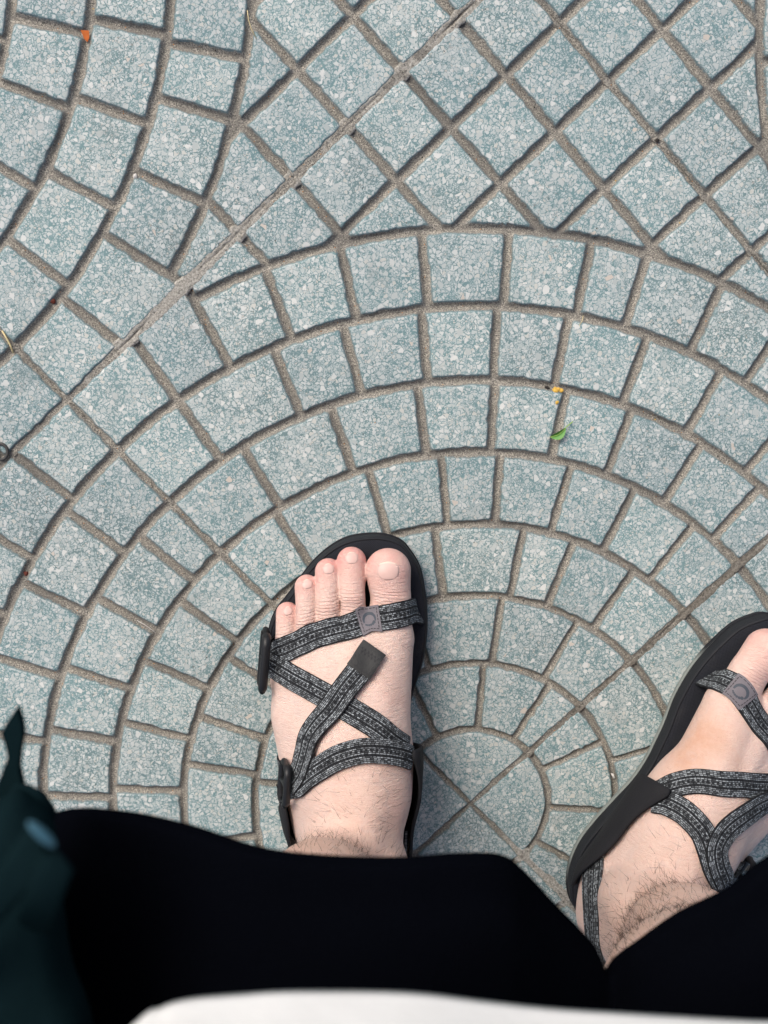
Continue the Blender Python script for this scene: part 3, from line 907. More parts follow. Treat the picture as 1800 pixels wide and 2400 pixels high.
def tube(bm, P, r, sides=8, closed=False):
    P = [np.array(p, float) for p in P]; n = len(P); rings = []
    up = np.array([0.13, 0.31, 0.94])
    for i in range(n):
        t = P[(i + 1) % n] - P[i - 1] if closed else P[min(i + 1, n - 1)] - P[max(i - 1, 0)]
        t = unit(t); a = unit(np.cross(t, up)) if abs(t @ up) < 0.95 else unit(np.cross(t, np.array([1.0, 0, 0]))); b = np.cross(t, a)
        rx, ry = r if isinstance(r, tuple) else (r, r)
        rings.append([bm.verts.new(P[i] + a * math.cos(k * 2 * math.pi / sides) * rx + b * math.sin(k * 2 * math.pi / sides) * ry) for k in range(sides)])
    for i in range(n if closed else n - 1):
        for k in range(sides):
            bm.faces.new((rings[i][k], rings[i][(k + 1) % sides], rings[(i + 1) % n][(k + 1) % sides], rings[(i + 1) % n][k]))
    if not closed: bm.faces.new(rings[0][::-1]); bm.faces.new(rings[-1])

def rounded_rect(w, h, r, n=5):
    out = []
    for cx, cy, a0 in ((w / 2 - r, h / 2 - r, 0), (-w / 2 + r, h / 2 - r, 90), (-w / 2 + r, -h / 2 + r, 180), (w / 2 - r, -h / 2 + r, 270)):
        for k in range(n):
            a = math.radians(a0 + 90 * k / (n - 1)); out.append((cx + r * math.cos(a), cy + r * math.sin(a)))
    return out

def buckle(F, parent, c, e1, e2, w, h, bars, rad=0.0023):
    """plastic ladder buckle: a rounded frame with cross bars, spanned by e1 and e2 (foot directions)"""
    e1, e2 = unit(np.array(e1, float)), unit(np.array(e2, float)); c = np.array(c, float)
    W_ = lambda a, b, lift=0.0: F.w(*(c + e1 * a + e2 * b + np.cross(e1, e2) * lift))
    bm = bmesh.new()
    tube(bm, [W_(a, b) for a, b in rounded_rect(w, h, 0.0055)], (rad, rad * 0.8), 8, True)
    for x in bars: tube(bm, [W_(x, -h / 2), W_(x, 0, 0.0006), W_(x, h / 2)], rad * 0.8, 7)
    return bm_obj('buckle', bm, M_PLASTIC, parent)

def wing(F, parent, sgn, stations):
    """flap rising from the sole beside the heel: stations of (y, top height, lean towards the front)"""
    st = spline(np.array(stations, float), 0.004); R = 9
    V = []; n = len(st)
    for y, zt, fw in st:
        row = []
        for k in range(R):
            t = k / (R - 1); z = 0.0002 + zt * t; yy = y + fw * t
            w = F.w(sgn * 0.065, yy, max(z, 0.006)); dirv = F.w(0, yy, max(z, 0.006)) - w
            h = BVH.ray_cast(Vector(w), Vector(unit(dirv)), 0.062)
            if h[0] is not None: x = F.inv(h[0])[0] + sgn * 0.0044
            else: x = np.nan
            row.append([x, yy, z])
        V.append(row)
    V = np.array(V); X = V[:, :, 0]
    edge = np.array([np.interp(y, *zip(*sorted([(p[1], p[0]) for p in SOLE if p[0] * sgn > 0.015]))) - sgn * 0.0035 - (0.0052 if F is RIGHT else 0) for y in st[:, 0]])
    HX = np.where(np.isnan(X), -1.0, X * sgn)
    X = np.where(np.isnan(X), edge[:, None], X)
    lim = np.where(np.abs(X) > np.abs(edge[:, None]) + (0.024 if sgn > 0 else 0.012), edge[:, None], X); X = lim
    for k in range(R):
        t = k / (R - 1); X[:, k] = X[:, k] * min(1, t * 2.2) + edge * (1 - min(1, t * 2.2)) if sgn else X[:, k]
    for _ in range(2):
        X = smooth(X, 2); X = smooth(X.T, 1).T
    HX = np.where(HX > np.abs(edge[:, None]) + (0.024 if sgn > 0 else 0.012), -1.0, HX)
    X = sgn * np.maximum(X * sgn, HX)
    V[:, :, 0] = X
    top = []; 
    for lay in (0.0022, 0.0):
        for i in range(n):
            for k in range(R): top.append(F.w(V[i, k, 0] + sgn * lay, V[i, k, 1], V[i, k, 2]))
    f = []; o = n * R
    for i in range(n - 1):
        for k in range(R - 1):
            a = i * R + k; f.append((a, a + 1, a + R + 1, a + R)); f.append((a + o, a + R + o, a + R + 1 + o, a + 1 + o))
        f.append((i * R + R - 1, i * R + R - 1 + o, i * R + 2 * R - 1 + o, i * R + 2 * R - 1)); 
    for i in (0, n - 1):
        for k in range(R - 1): a = i * R + k; f.append((a, a + 1, a + 1 + o, a + o))
    bm = bmesh.new(); bv = [bm.verts.new(v) for v in top]
    for q in f: bm.faces.new([bv[i] for i in q])
    return bm_obj('heel_wing', bm, M_WING, parent)

def disc(u, v, r, n=14): return [(u + r * math.cos(2 * math.pi * k / n), v + r * math.sin(2 * math.pi * k / n)) for k in range(n)]
def emblem(rb, parent, u, v, rot, sc=1.0):
    """open ring, thick on one side, with a row of small dots closing it, like a footprint in a circle"""
    polys = []
    def pt(a, r): a = math.radians(a + rot); return (u + sc * r * math.cos(a), v + sc * r * math.sin(a))
    for k in range(15):
        a0, a1 = 20 + k * 15.0, 20 + (k + 1) * 15.0
        def wdt(a): return 0.0010 + 0.0011 * math.sin(math.radians((a - 20) / 225 * 180)) ** 0.8
        polys.append([pt(a0, .0050), pt(a1, .0050), pt(a1, .0050 - wdt(a1)), pt(a0, .0050 - wdt(a0))])
    for a, r, s in ((262, .0041, .00115), (285, .0044, .00095), (306, .0046, .00085), (325, .0047, .00078), (342, .0048, .0007), (357, .0049, .00065)):
        x, y = pt(a, r); polys.append(disc(x, y, s * sc, 10))
    return rb.shapes('emblem', M_EMBLEM, parent, polys, 0.0, 0.00015)
def stitches(rb, parent, path, dash, gap, wdt, lift):
    polys = []
    for (u0, v0), (u1, v1) in path:
        L = math.hypot(u1 - u0, v1 - v0); t = ((u1 - u0) / L, (v1 - v0) / L); n = (-t[1] * wdt / 2, t[0] * wdt / 2); k = 0.0
        while k < L - dash * 0.5:
            a, b = k, min(L, k + dash); k += dash + gap
            polys.append([(u0 + t[0] * a + n[0], v0 + t[1] * a + n[1]), (u0 + t[0] * a - n[0], v0 + t[1] * a - n[1]), (u0 + t[0] * b - n[0], v0 + t[1] * b - n[1]), (u0 + t[0] * b + n[0], v0 + t[1] * b + n[1])])
    return rb.shapes('stitching', M_THREAD, parent, polys, lift, 0.0002)

def sandal(F, label, right):
    root = empty('sandal', F.w(0, 0.10, -FB)); tag(root, label, 'sandal', 'pair of sandals')
    bpy.context.view_layer.update()
    pm = root.matrix_world.inverted()
    before = set(bpy.data.objects)
    ring_solid(F, 'outsole', M_OUT, root, [(-.001, .0004), (.0004, .0008), (.0008, .0042), (.0002, .0048)])
    ring_solid(F, 'midsole', M_MID, root, [(-.0004, .0044), (.0, .0054), (.0, .0148), (-.0004, .0160), (-.0011, .0167), (-.0017, .0166), (-.0023, .0161), (-.0030, .0158)])
    ring_solid(F, 'footbed', M_BED, root, [(-.0019, .0155), (-.0020, .0163), (-.0028, .0166), (-.0080, .0165)], uv=True)
    # front strap over the toes with the emblem patch
    if not right:
        s1 = Ribbon(F, [(.0510, .2030, -.002), (.0478, .2075, .012), (.0396, .2097), (.0317, .2095), (.0231, .2077), (.0146, .2052), (.0023, .2019), (-.0099, .1984), (-.0207, .1943), (-.0315, .1897), (-.0425, .1845), (-.0530, .1795, .0185)], .0168, .0004)
        pu, pv = 0.0440, 0.0
    else:
        s1 = Ribbon(F, [(.0452, .1965, -.002), (.0450, .1995, .011), (.0415, .2020), (.0348, .2034), (.0219, .1985), (.0087, .1930), (-.0045, .1890), (-.018, .1850), (-.031, .1815), (-.0425, .1790), (-.0530, .1770, .0185)], .0172, .0004)
        pu, pv = 0.0300, 0.0
    o = s1.build('front_strap', M_WEB, root)
    # the patch sits where the photograph has it: centre found along the strap
    tgt = F.w(.0150, .2052, 0)[:2] if not right else F.w(.0325, .2032, 0)[:2]
    pu = s1.lu[np.argmin([np.hypot(*(c[:2] - tgt)) for c in s1.G[:, 4]])]
    hw = 0.0078
    pa = s1.patch('logo_patch', M_PATCH, root, pu - hw, pu + hw, -.0090, .0090, 0.0, 0.0009)
    class Lift:                                              # same strap coordinates, lifted on top of the patch
        shapes = staticmethod(lambda name, mat, parent, polys, lift, thick: s1.shapes(name, mat, parent, polys, lift + 0.0009, thick))
    emblem(Lift, pa, pu, 0.0, -42 if not right else 138)
    e = 0.0062; y = 0.0073
    stitches(Lift, pa, [((pu - e, -y), (pu + e, -y)), ((pu + e, -y), (pu + e, y)), ((pu + e, y), (pu - e, y)), ((pu - e, y), (pu - e, -y))], .0017, .0007, .00042, 0.0)
    # crossing straps
    if not right:
        s2 = Ribbon(F, [(-.0540, .1745, .0215), (-.0440, .1710), (-.0337, .1672), (-.0144, .1602), (.0033, .1526), (.0166, .1454), (.0271, .1362), (.0345, .1265, .0530)], .0162, .0006)
        s4 = Ribbon(F, [(.0375, .1200, .0530), (.0325, .1254), (.0206, .1309), (.0071, .1318), (-.0064, .1271), (-.0168, .1193), (-.0242, .1119), (-.0305, .1040), (-.0365, .0980, .0440)], .0158, .0019)
        s3 = Ribbon(F, [(-.0370, .1010, .0470), (-.0305, .1105), (-.0268, .1225), (-.0231, .1353), (-.0103, .1530), (.0003, .1685), (.0110, .1819), (.0172, .1895)], .0168, .0032)
    else:
        s2 = Ribbon(F, [(.0400, .1190, .0460), (.0390, .1290), (.0317, .1398), (.0192, .1482), (.0063, .1544), (-.0118, .1611), (-.0300, .1680), (-.0430, .1720), (-.0540, .1745, .0215)], .0165, .0006)
        s4 = Ribbon(F, [(.0392, .1130, .0490), (.0370, .1175), (.0285, .1201), (.0173, .1178), (.0090, .1115), (.0000, .1040), (-.0120, .0980), (-.0250, .0950), (-.0370, .0960, .0400)], .0165, .0016)
        s3 = Ribbon(F, [(-.0150, .0980), (-.0020, .1060), (.0046, .1140), (.0045, .1240), (.0010, .1330), (-.0060, .1420), (-.0192, .1530), (-.0310, .1620), (-.0400, .1680)], .0160, .0032)
    s2.build('cross_strap', M_WEB, root); s4.build('ankle_strap', M_WEB, root); o3 = s3.build('loose_strap', M_WEB, root)
    L3 = s3.lu[-1]
    tab = s3.patch('strap_tab', M_TAB, root, L3 - .0190, L3 + .0, -.0089, .0089, 0.0, 0.0010)
    class Lift3:
        shapes = staticmethod(lambda name, mat, parent, polys, lift, thick: s3.shapes(name, mat, parent, polys, lift + 0.0010, thick))
    zz = [(L3 - .0045 - (.0035 if k % 2 else 0), -.0065 + k * .0013) for k in range(11)]
    stitches(Lift3, tab, list(zip(zz[:-1], zz[1:])) + [((L3 - .0170, -.0070), (L3 - .0170, .0070)), ((L3 - .0170, .0075), (L3 - .0100, .0078)), ((L3 - .0170, -.0075), (L3 - .0100, -.0078))], .0016, .0006, .0004, 0.0)
    # side buckle by the little toe, with its short anchor strap
    buckle(F, root, (-.0560, .1765, .0195), (0.10, 1, 0.0), (0.10, 0.0, 1.0), .0370, .0230, (0.0,), 0.0030)
    Ribbon(F, [(-.0510, .1790, -.002), (-.0545, .1790, .006), (-.0565, .1785, .014)], .020, .0, normals=[(-1, 0, .2)] * 2).build('anchor_strap', M_WEB, root)
    # heel wings, ankle buckle with its loop, heel strap
    wing(F, root, 1, [(.022, .026, .004), (.040, .036, .004), (.065, .045, .006), (.085, .050, .012), (.098, .055, .016), (.106, .057, .016), (.112, .055, .014)])
    wing(F, root, -1, [(.022, .026, .004), (.045, .036, .004), (.070, .044, .006), (.082, .040, .008), (.094, .030, .006), (.102, .018, .004)])
    buckle(F, root, (-.0425, .1010, .0455), (0.08, 1, 0), (0.22, 0.05, 1.0), .0260, .0200, (0.0,), 0.0026)
    Ribbon(F, [(-.0340, .1020, .0500), (-.0390, .1020, .0480), (-.0425, .1015, .0380), (-.0430, .1010, .0250), (-.0400, .1000, .0120)], .0165, .0, normals=[(-.3, 0, 1), (-.8, 0, .5), (-1, 0, .2), (-1, 0, .2)]).build('loop_strap', M_WEB, root)
    Ribbon(F, [(.0400, .0520, .0280), (.0365, .0420, .0400), (.0325, .0330, .0480), (.0240, .0200, .0540), (.0120, .0080, .0560), (0, .0045, .0560), (-.0120, .0080, .0560), (-.0240, .0190, .0530), (-.0325, .0330, .0470), (-.0380, .0480, .0330)],
           .0210, .0012, normals=[(1, -.1, .7), (.8, -.4, .85), (.5, -.7, .85), (0, -1, .8), (-.5, -.7, .85), (-.8, -.4, .85), (-1, -.1, .7)]).build('heel_strap', M_WEB, root)
    for ob in set(bpy.data.objects) - before:
        if ob.parent is root: ob.matrix_parent_inverse = pm
    return root
sandal(LEFT, 'black sandal in the middle of the photo, its strap end lying over the crossed webbing', False)
sandal(RIGHT, 'black sandal turned outwards by the right edge, toes cut off by the frame', True)
# ---------------------------------------------------------------- clothes, bag
def cloth(name, c, bump=0.0006, scale=700, rough=1.0, sheen=0.0, spec=0.0):
    t = NT(name, rough, spec); p = t.pos()
    t.color(t.mix(t.noise(p, 40, 4, 0.6), tuple(0.85 * x for x in c), tuple(1.12 * x for x in c)))
    w = t.math('ADD', t.noise(p, scale, 2, 0.6), t.math('MULTIPLY', t.noise(p, 18, 3, 0.5), 2.5))
    t.bump(w, bump, 0.6)
    t.b.inputs['Sheen Weight'].default_value = sheen
    return t.m
M_BLACK = cloth('black_cotton', (0.0016, 0.0020, 0.0034)); M_WHITE = cloth('white_cotton', (0.60, 0.61, 0.61), 0.0004)
M_TEAL = cloth('teal_canvas', (0.0042, 0.0112, 0.0135), 0.0005)

def sheet(name, rows, mat, parent, thick=0.0012):
    """cloth surface through rows of 3-D points, each row resampled by a spline"""
    def even(r, k=5):
        r = np.array(r, float); Q = np.vstack([2 * r[0] - r[1], r, 2 * r[-1] - r[-2]]); o = []
        for i in range(1, len(Q) - 2):
            for j in range(k):
                t = j / k; o.append(0.5 * ((2 * Q[i]) + (-Q[i - 1] + Q[i + 1]) * t + (2 * Q[i - 1] - 5 * Q[i] + 4 * Q[i + 1] - Q[i + 2]) * t * t + (-Q[i - 1] + 3 * Q[i] - 3 * Q[i + 1] + Q[i + 2]) * t ** 3))
        return np.array(o + [r[-1]])
    R = [even(r) for r in rows]; n = len(R[0])
    cols = [even([R[i][j] for i in range(len(R))], 10) for j in range(n)]
    m = len(cols[0]); G = np.stack(cols, 1)
    f = [(i * n + j, i * n + j + 1, (i + 1) * n + j + 1, (i + 1) * n + j) for i in range(m - 1) for j in range(n - 1)]
    bm = bmesh.new(); bv = [bm.verts.new(v) for v in G.reshape(-1, 3)]
    for q in f: bm.faces.new([bv[i] for i in q])
    bmesh.ops.recalc_face_normals(bm, faces=bm.faces)
    o = bm_obj(name, bm, mat, parent)
    md = o.modifiers.new('thickness', 'SOLIDIFY'); md.thickness = thick; md.offset = 0
    return o
def shift(row, dx=0.0, dy=0.0, dz=0.0): return [(x + dx, y + dy, z + dz) for x, y, z in row]
EDGE_S = [(-0.2250, 0.1300, 0.385), (-0.2080, 0.1720, 0.395), (-0.1848, 0.1937, 0.415), (-0.1628, 0.1982, 0.425), (-0.1414, 0.1956, 0.43), (-0.1154, 0.1892, 0.435), (-0.082, 0.186, 0.435), (-0.058, 0.1843, 0.43),
          (-0.0439, 0.1807, 0.425), (-0.0354, 0.1718, 0.42), (-0.0251, 0.1584, 0.415), (-0.0107, 0.1405, 0.41), (-0.0054, 0.1299, 0.41), (-0.0018, 0.1348, 0.41), (0.0036, 0.1454, 0.415), (0.0157, 0.1587, 0.42),
          (0.0302, 0.17, 0.425), (0.0407, 0.1792, 0.425), (0.0600, 0.1900, 0.425), (0.0900, 0.1980, 0.43), (0.1300, 0.1950, 0.425), (0.1650, 0.1700, 0.41), (0.1850, 0.1200, 0.39)]
EDGE_S = [(x, y - (0.0032 if x < .0 else 0.0052), z) for x, y, z in EDGE_S]
wx = [x for x, _, _ in EDGE_S]
back1 = [(x * 1.03, y - 0.055 if abs(x + .006) > .03 else y - 0.050, z + 0.016) for x, y, z in EDGE_S]
back2 = [(-.02 + (x + .02) * 1.05, -0.06 - 0.02 * math.cos((x + .02) * 14), 0.455 + 0.02 * math.cos((x + .12) * 20)) for x in wx]
back3 = [(-.02 + (x + .02) * 0.95, -0.30, 0.43) for x in wx]
shorts = sheet('shorts', [shift(EDGE_S, 0, -0.110, -0.050), shift(EDGE_S, 0, -0.038, -0.028), shift(EDGE_S, 0, -0.0050, -0.008), EDGE_S, shift(EDGE_S, 0, -0.008, 0.0045), back1, back2, back3], M_BLACK, person, 0.0016)
EDGE_T = [(-.13, -.30, .50), (-.20, -.20, .53), (-.235, -.05, .545), (-.215, .10, .545), (-.165, .180, .545), (-.1381, .2073, .545), (-.1329, .2108, .545), (-.1269, .2126, .545), (-.1159, .2134, .545), (-.104, .2137, .545), (-.0817, .2127, .545), (-.0653, .2103, .545), (-.0522, .2087, .545), (-.0346, .2074, .545), (-.0079, .2056, .545),
          (.03, .2030, .545), (.08, .195, .545), (.14, .16, .545), (.185, .08, .545), (.195, -.05, .545), (.16, -.20, .53), (.09, -.30, .50)]
EDGE_T = [(x, y - 0.0055 - 0.0016 * min(1, max(0, (x + .07) / .06)), z) for x, y, z in EDGE_T]
t1 = [(x, y - 0.012 if y > .1 else y, z + 0.07) for x, y, z in EDGE_T]
t2 = [(-.02 + (x + .02) * .92, y * .72 if y > 0 else y * .72, 0.74) for x, y, z in EDGE_T]
t3 = [(-.02 + (x + .02) * .74, y * .42, 0.87) for x, y, z in EDGE_T]
t4 = [(-.02 + (x + .02) * .33, y * .22, 0.935) for x, y, z in EDGE_T]
inn = [(x, y - 0.02 if y > .1 else y, z - 0.018) for x, y, z in EDGE_T]
shirt = sheet('t_shirt', [inn, shift(EDGE_T, 0, -.002, -.004), EDGE_T, t1, t2, t3, t4], M_WHITE, person, 0.0012)

bag = empty('shoulder_bag', (-0.27, 0.0, 0.375)); tag(bag, 'dark teal bag at the left edge beside the knee, blurred, with a loose strap end', 'bag')
BAGP = [(-.1877, .2235), (-.1778, .2290), (-.1722, .2254), (-.1683, .2184), (-.1671, .1996), (-.1652, .1815), (-.1600, .1630), (-.158, .12), (-.17, 0.0), (-.20, -.07), (-.27, -.07), (-.31, 0.0), (-.31, .12), (-.285, .195), (-.225, .218)]
def loft(name, P, levels, mat, parent, lean=(0.0, 0.0), top=0.48):
    P = np.array(P); c = P.mean(0); m = len(P); out = []
    for i in range(m):
        a, b, cc, d = P[i - 1], P[i], P[(i + 1) % m], P[(i + 2) % m]
        for k in range(5):
            t = k / 5; out.append(0.5 * (2 * b + (cc - a) * t + (2 * a - 5 * b + 4 * cc - d) * t * t + (-a + 3 * b - 3 * cc + d) * t ** 3))
    out = np.array(out); n = len(out); V, f = [], []
    for z, s in levels:
        for p in out: q = c + (p - c) * s + np.array(lean) * max(0, top - z); V.append((q[0], q[1], z + 0.006 * noise.noise((q[0] * 18, q[1] * 18, z * 9))))
    for l in range(len(levels) - 1):
        for i in range(n): j = (i + 1) % n; f.append((l * n + i, l * n + j, (l + 1) * n + j, (l + 1) * n + i))
    f.append(tuple(range(n - 1, -1, -1))); f.append(tuple((len(levels) - 1) * n + i for i in range(n)))
    bm = bmesh.new(); bv = [bm.verts.new(v) for v in V]
    for q in f: bm.faces.new([bv[i] for i in q])
    bmesh.ops.recalc_face_normals(bm, faces=bm.faces)
    o = bm_obj(name, bm, mat, parent)
    return o
def keep(o, root):
    bpy.context.view_layer.update(); o.matrix_parent_inverse = root.matrix_world.inverted(); return o
keep(loft('bag_body', BAGP, [(.375, .70), (.385, .84), (.41, .92), (.445, .97), (.468, .995), (.480, .99), (.489, .955), (.493, .89), (.495, .6)], M_TEAL, bag, (-0.45, -0.75)), bag)
bm = bmesh.new()
tabp = [(-.1908, .2030), (-.1908, .2120), (-.1911, .2171), (-.1890, .2222), (-.1874, .2259), (-.1879, .2297), (-.1888, .2329), (-.1870, .2362), (-.1842, .2402), (-.1831, .2359), (-.1829, .2321), (-.1840, .2271), (-.1847, .2221), (-.1837, .2157), (-.1808, .2112), (-.1808, .2030)]
for z in (.4482, .4518):
    bm.faces.new([bm.verts.new((x, y, z)) for x, y in tabp])
bm.verts.ensure_lookup_table(); n = len(tabp)
for i in range(n): bm.faces.new((bm.verts[i], bm.verts[(i + 1) % n], bm.verts[n + (i + 1) % n], bm.verts[n + i]))
keep(bm_obj('strap_end', bm, M_TEAL, bag, False), bag)
bm = bmesh.new(); tube(bm, [(-.1850, .2150, .452), (-.1837, .2178, .456), (-.1808, .2186, .458), (-.1776, .2168, .458), (-.1757, .2118, .456), (-.1775, .2080, .452)], .0021, 8)
keep(bm_obj('strap_loop', bm, M_TEAL, bag), bag)
t = NT('blue_metal', 0.6, 0.3); t.color((0.032, 0.095, 0.135)); t.b.inputs['Metallic'].default_value = 0.35; M_BLUE = t.m
bm = bmesh.new(); tube(bm, [(-.2050, .1600, .488), (-.1850, .2000, .505), (-.1650, .2300, .535), (-.1490, .2545, .5585), (-.1470, .2490, .5590), (-.1600, .2200, .530)], (.0035, .0008), 8)
keep(bm_obj('buckle_strap', bm, M_TEAL, bag), bag)
bm = bmesh.new(); bmesh.ops.create_uvsphere(bm, u_segments=20, v_segments=10, radius=1.0)
bmesh.ops.transform(bm, matrix=Matrix.Translation((-.1488, .2556, .5600)) @ Matrix.Rotation(math.radians(-47), 4, 'Z') @ Matrix.Diagonal((.0034, .0010, .0010, 1)), verts=bm.verts)
keep(bm_obj('buckle', bm, M_BLUE, bag), bag)
bm = bmesh.new(); tube(bm, [(-.26, .03, .485), (-.25, .02, .56), (-.20, .0, .72), (-.12, -.03, .90), (-.02, -.08, .955), (.05, -.14, .93)], (.016, .0015), 10)
keep(bm_obj('shoulder_strap', bm, M_TEAL, bag), bag)

# ---------------------------------------------------------------- small litter on the slabs
def flat_mat(name, c, rough=0.6, tr=0.0):
    t = NT(name, rough, 0.3); p = t.obj()
    t.color(t.mix(t.noise(p, 400, 3, 0.6), tuple(0.7 * x for x in c), tuple(1.25 * x for x in c)))
    if tr: t.b.inputs['Transmission Weight'].default_value = 0
    return t.m
M_LEAF = flat_mat('leaf_green', (0.075, 0.23, 0.035), 0.45); M_RIB = flat_mat('leaf_rib', (0.27, 0.42, 0.10))
M_ORANGE = flat_mat('orange_petal', (0.52, 0.13, 0.025)); M_RED = flat_mat('dark_red', (0.10, 0.022, 0.012)); M_CRUMB = flat_mat('yellow_crumb', (0.62, 0.38, 0.07))
M_STRAW = flat_mat('straw', (0.55, 0.46, 0.25)); M_PEB = flat_mat('pale_stone', (0.62, 0.60, 0.56)); M_DARK = flat_mat('dark_bit', (0.03, 0.026, 0.022))
# leaf: a narrow blade folded along its rib, curled up at the tip
a = Vector((0.0505, 0.2655, 0.0012)); b = Vector((0.0610, 0.2725, 0.0026)); stem = Vector((0.0657, 0.2762, 0.0020))
leaf = empty('leaf', a.lerp(b, .5)); tag(leaf, 'small green leaf with a pale stem lying across a groove', 'leaf'); bpy.context.view_layer.update()
d = (b - a); L = d.length; d.normalize(); s = Vector((-d.y, d.x, 0)); V, f = [], []
for lay in (0, 1):
    for i in range(13):
        t_ = i / 12; w = 0.0036 * (math.sin(math.pi * t_ ** 0.85) ** 0.75) * (1 - 0.1 * t_)
        for k in (-1, -.5, 0, .5, 1):
            side = 1.0 if k < 0 else 0.55
            V.append(a + d * (L * t_) + s * (k * w * side - 0.0012 * math.sin(math.pi * t_)) + Vector((0, 0, abs(k) * w * 0.55 + 0.0012 * math.sin(math.pi * t_) - lay * 0.00022)))
o = 65
for lay in (0, 1):
    for i in range(12):
        for k in range(4): q = lay * o + i * 5 + k; f.append((q, q + 5, q + 6, q + 1))
keep(mesh_obj('blade', V, f, M_LEAF, leaf), leaf)
bm = bmesh.new(); P = [a + d * (L * i / 10) + s * (-0.0012 * math.sin(math.pi * i / 10)) + Vector((0, 0, 0.0012 * math.sin(math.pi * i / 10) + 0.0001)) for i in range(11)] + [stem.lerp(b, .4), stem]
tube(bm, P, 0.00033, 6); keep(bm_obj('stem', bm, M_RIB, leaf), leaf)

def lump(name, x, y, z, r, mat, label, cat, seed, squash=(1, 1, .5), group=None, n=1):
    bm = bmesh.new(); rr = random.Random(seed)
    for k in range(n):
        ox, oy = (rr.uniform(-1, 1) * r * 1.5, rr.uniform(-1, 1) * r * 1.5) if n > 1 else (0, 0)
        m = bmesh.ops.create_icosphere(bm, subdivisions=2, radius=r * (rr.uniform(.45, .9) if n > 1 else 1))
        for v in m['verts']:
            v.co *= 1 + 0.5 * noise.noise(v.co / r * 1.1 + Vector((seed, k * 7, 0)))
            v.co = Vector((v.co.x * squash[0] + ox, v.co.y * squash[1] + oy, v.co.z * squash[2]))
    o = bm_obj(name, bm, mat, None, False); o.location = (x, y, z); o.rotation_euler = (0, 0, rr.uniform(0, 6)); tag(o, label, cat, group); return o
def flake(name, x, y, z, pts, mat, label, cat, rot):
    bm = bmesh.new(); n = len(pts)
    A = [bm.verts.new((px, py, 0.0004 + 0.18 * abs(px))) for px, py in pts]; B = [bm.verts.new((px, py, 0.18 * abs(px))) for px, py in pts]
    bm.faces.new(A); bm.faces.new(B[::-1])
    for i in range(n): bm.faces.new((A[i], B[i], B[(i + 1) % n], A[(i + 1) % n]))
    o = bm_obj(name, bm, mat, None, False); o.location = (x, y, z); o.rotation_euler = (0.12, 0.1, rot); tag(o, label, cat); return o
flake('petal_scrap', -0.2507, 0.5212, -.0012, [(-.0027, .0030), (.0024, .0024), (.0020, -.0018), (.0003, -.0042), (-.0012, -.0024)], M_ORANGE, 'bright orange dry scrap lying where two grooves meet at the upper left', 'scrap', 0.1)
lump('seed', -0.2799, 0.3565, -.0016, .0019, M_RED, 'dark red seed in a groove at the left, above the pale twig', 'seed', 4)
lump('seed_husk', -0.3074, 0.1733, -.0018, .0016, M_RED, 'brown seed husk in a groove at the far left, lower than the pale twig', 'seed', 9)
lump('yellow_crumb', 0.0560, 0.2965, -.0012, .0019, M_CRUMB, 'cluster of yellow crumbs in the groove above the green leaf', 'crumb', 3, n=7)
lump('crumb_flake', 0.0548, 0.2890, .0006, .0012, M_CRUMB, 'single yellow crumb on the block between leaf and crumb cluster', 'crumb', 8)
lump('crumb_shell', 0.0482, 0.2992, -.0008, .0013, M_DARK, 'dark shell bit left of the yellow crumb cluster', 'crumb', 12, (1.5, .7, .6))
lump('pebble', 0.1035, 0.0192, -.0012, .0013, M_PEB, 'tiny white chip in the curved groove beside the right sandal', 'pebble', 5, (.7, 1.8, .7))
lump('pebble', -0.2232, 0.4354, -.0014, .0015, M_PEB, 'tiny white pebble at a groove crossing in the upper left', 'pebble', 6, (1.2, .8, .7))
lump('round_seed', 0.1167, 0.4601, -.0012, .0014, M_DARK, 'round black seed at a joint crossing in the upper right', 'seed', 7, (1, 1, .9))
lump('bead', -0.2912, 0.0650, -.0014, .0013, M_DARK, 'black grain at a groove crossing by the left edge, above the bag strap', 'grain', 17, (1, 1, .8))
def strand(name, P, r, mat, label, cat):
    bm = bmesh.new(); tube(bm, P, r, 6); o = bm_obj(name, bm, mat); tag(o, label, cat); return o
strand('twig', [(-0.3135, 0.3372, -.0008), (-.3105, .3320, .0), (-.3085, .3275, -.0004), (-.3072, .3225, -.0012)], 0.0006, M_STRAW, 'pale splintered twig in the joint at the left edge', 'twig')
strand('dry_grass', [(-.1488, .5365, .0006), (-.1482, .5310, .0012), (-.1466, .5255, .001), (-.1432, .5195, -.0004)], 0.00028, M_STRAW, 'thin straw-coloured grass blade curved in the groove at the top', 'grass blade')
strand('hair_strand', [(-.2330, .1400, .0006), (-.2290, .1378, .001), (-.2250, .1350, .001), (-.2205, .1308, .0004)], 0.00018, M_PEB, 'fine white thread along a groove left of the middle sandal', 'thread')
strand('grass_stalk', [(.0712, .3470, -.001), (.0706, .3440, .0002), (.0690, .3412, .0), (.0682, .3378, -.001)], 0.00022, M_STRAW, 'short yellow stalk in a groove right of centre, above the crumbs', 'grass blade')
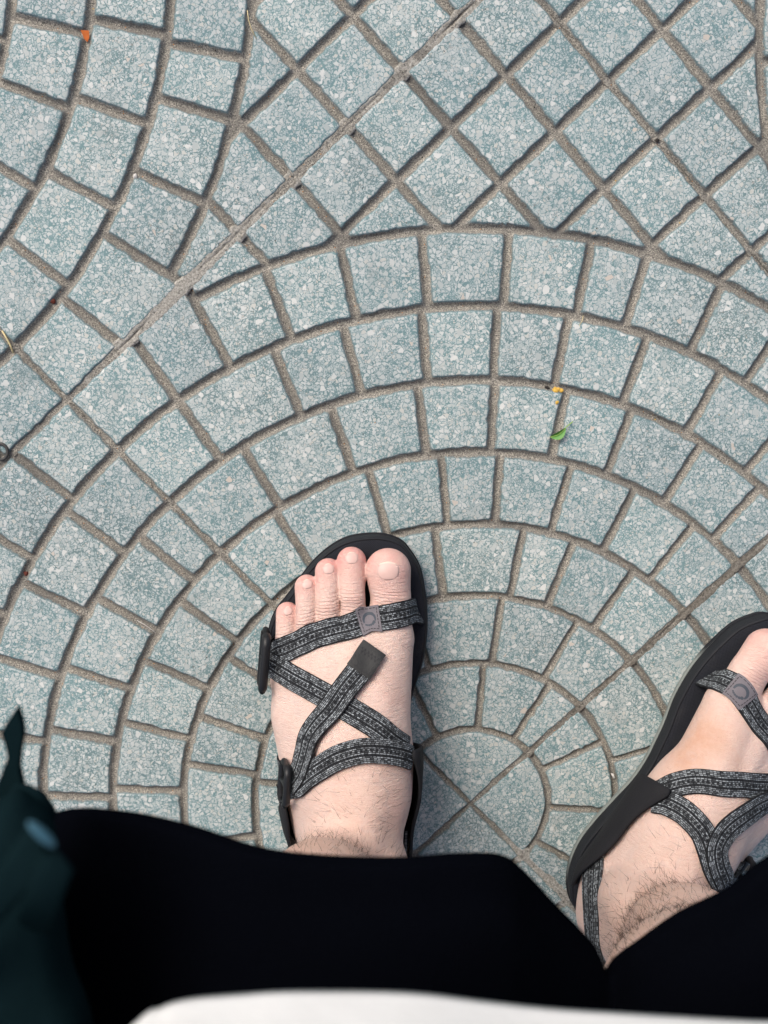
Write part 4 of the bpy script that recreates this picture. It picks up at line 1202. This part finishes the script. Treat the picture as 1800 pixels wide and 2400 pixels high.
# ring of rusty iron at the left edge
bm = bmesh.new(); tube(bm, [(-0.3185 + .0042 * math.cos(t_), .2575 + .0052 * math.sin(t_), .0004) for t_ in np.linspace(0, 2 * math.pi, 22, endpoint=False)], .0011, 8, True)
tag(bm_obj('metal_ring', bm, flat_mat('dark_metal', (0.05, 0.05, 0.048), 0.5)), 'dark metal ring set in the joint at the left edge', 'ring')
# loose grit along the grooves
V, f, rg = [], [], np.random.default_rng(11)
for k in range(900):
    cx, cy, v, ff, dd_ = CELLS[rg.integers(len(CELLS))]
    ci, cj, q = [(0, 0, 0), (0, 0, 3), (0, 2, 1), (0, 0, 1), (0, 2, 2), (2, 0, 3)][rg.integers(6)]
    M, o2 = slab_xf(ci, cj, q); i = rg.integers(96); lev = rg.choice([0, 4, 5, 5, 6]); p = v[lev * 96 + i] * (1 if lev else rg.random() ** .5)
    w = M @ (np.array([cx, cy]) + p[:2]) + o2; r = 0.00025 + 0.0005 * rg.random() ** 2
    b = len(V); z = p[2] + r * 0.5
    T4 = np.array([(1, 1, 1), (1, -1, -1), (-1, 1, -1), (-1, -1, 1)]) * rg.uniform(.5, 1.1, (4, 3)) * r * 0.8
    for t4 in T4: V.append((w[0] + t4[0], w[1] + t4[1], z + t4[2] * .6))
    f += [(b, b + 1, b + 2), (b, b + 3, b + 1), (b, b + 2, b + 3), (b + 1, b + 3, b + 2)]
t = NT('grit', 0.9, 0.2); gi = t.add('NewGeometry').outputs['Random Per Island']
n_ = t.add('ValToRGB'); t.put(n_.inputs[0], gi); cr = n_.color_ramp; cr.interpolation = 'CONSTANT'
for pos_, c_ in ((0.0, (0.03, 0.027, 0.024)), (0.45, (0.30, 0.26, 0.2)), (0.72, (0.45, 0.42, 0.36)), (0.88, (0.48, 0.20, 0.05)), (0.94, (0.5, 0.34, 0.08))):
    e_ = cr.elements[0] if pos_ == 0 else cr.elements.new(pos_); e_.position = pos_; e_.color = (*c_, 1)
t.color(n_.outputs[0])
gr_ = mesh_obj('grit', V, f, t.m, None, False); gr_['kind'] = 'stuff'
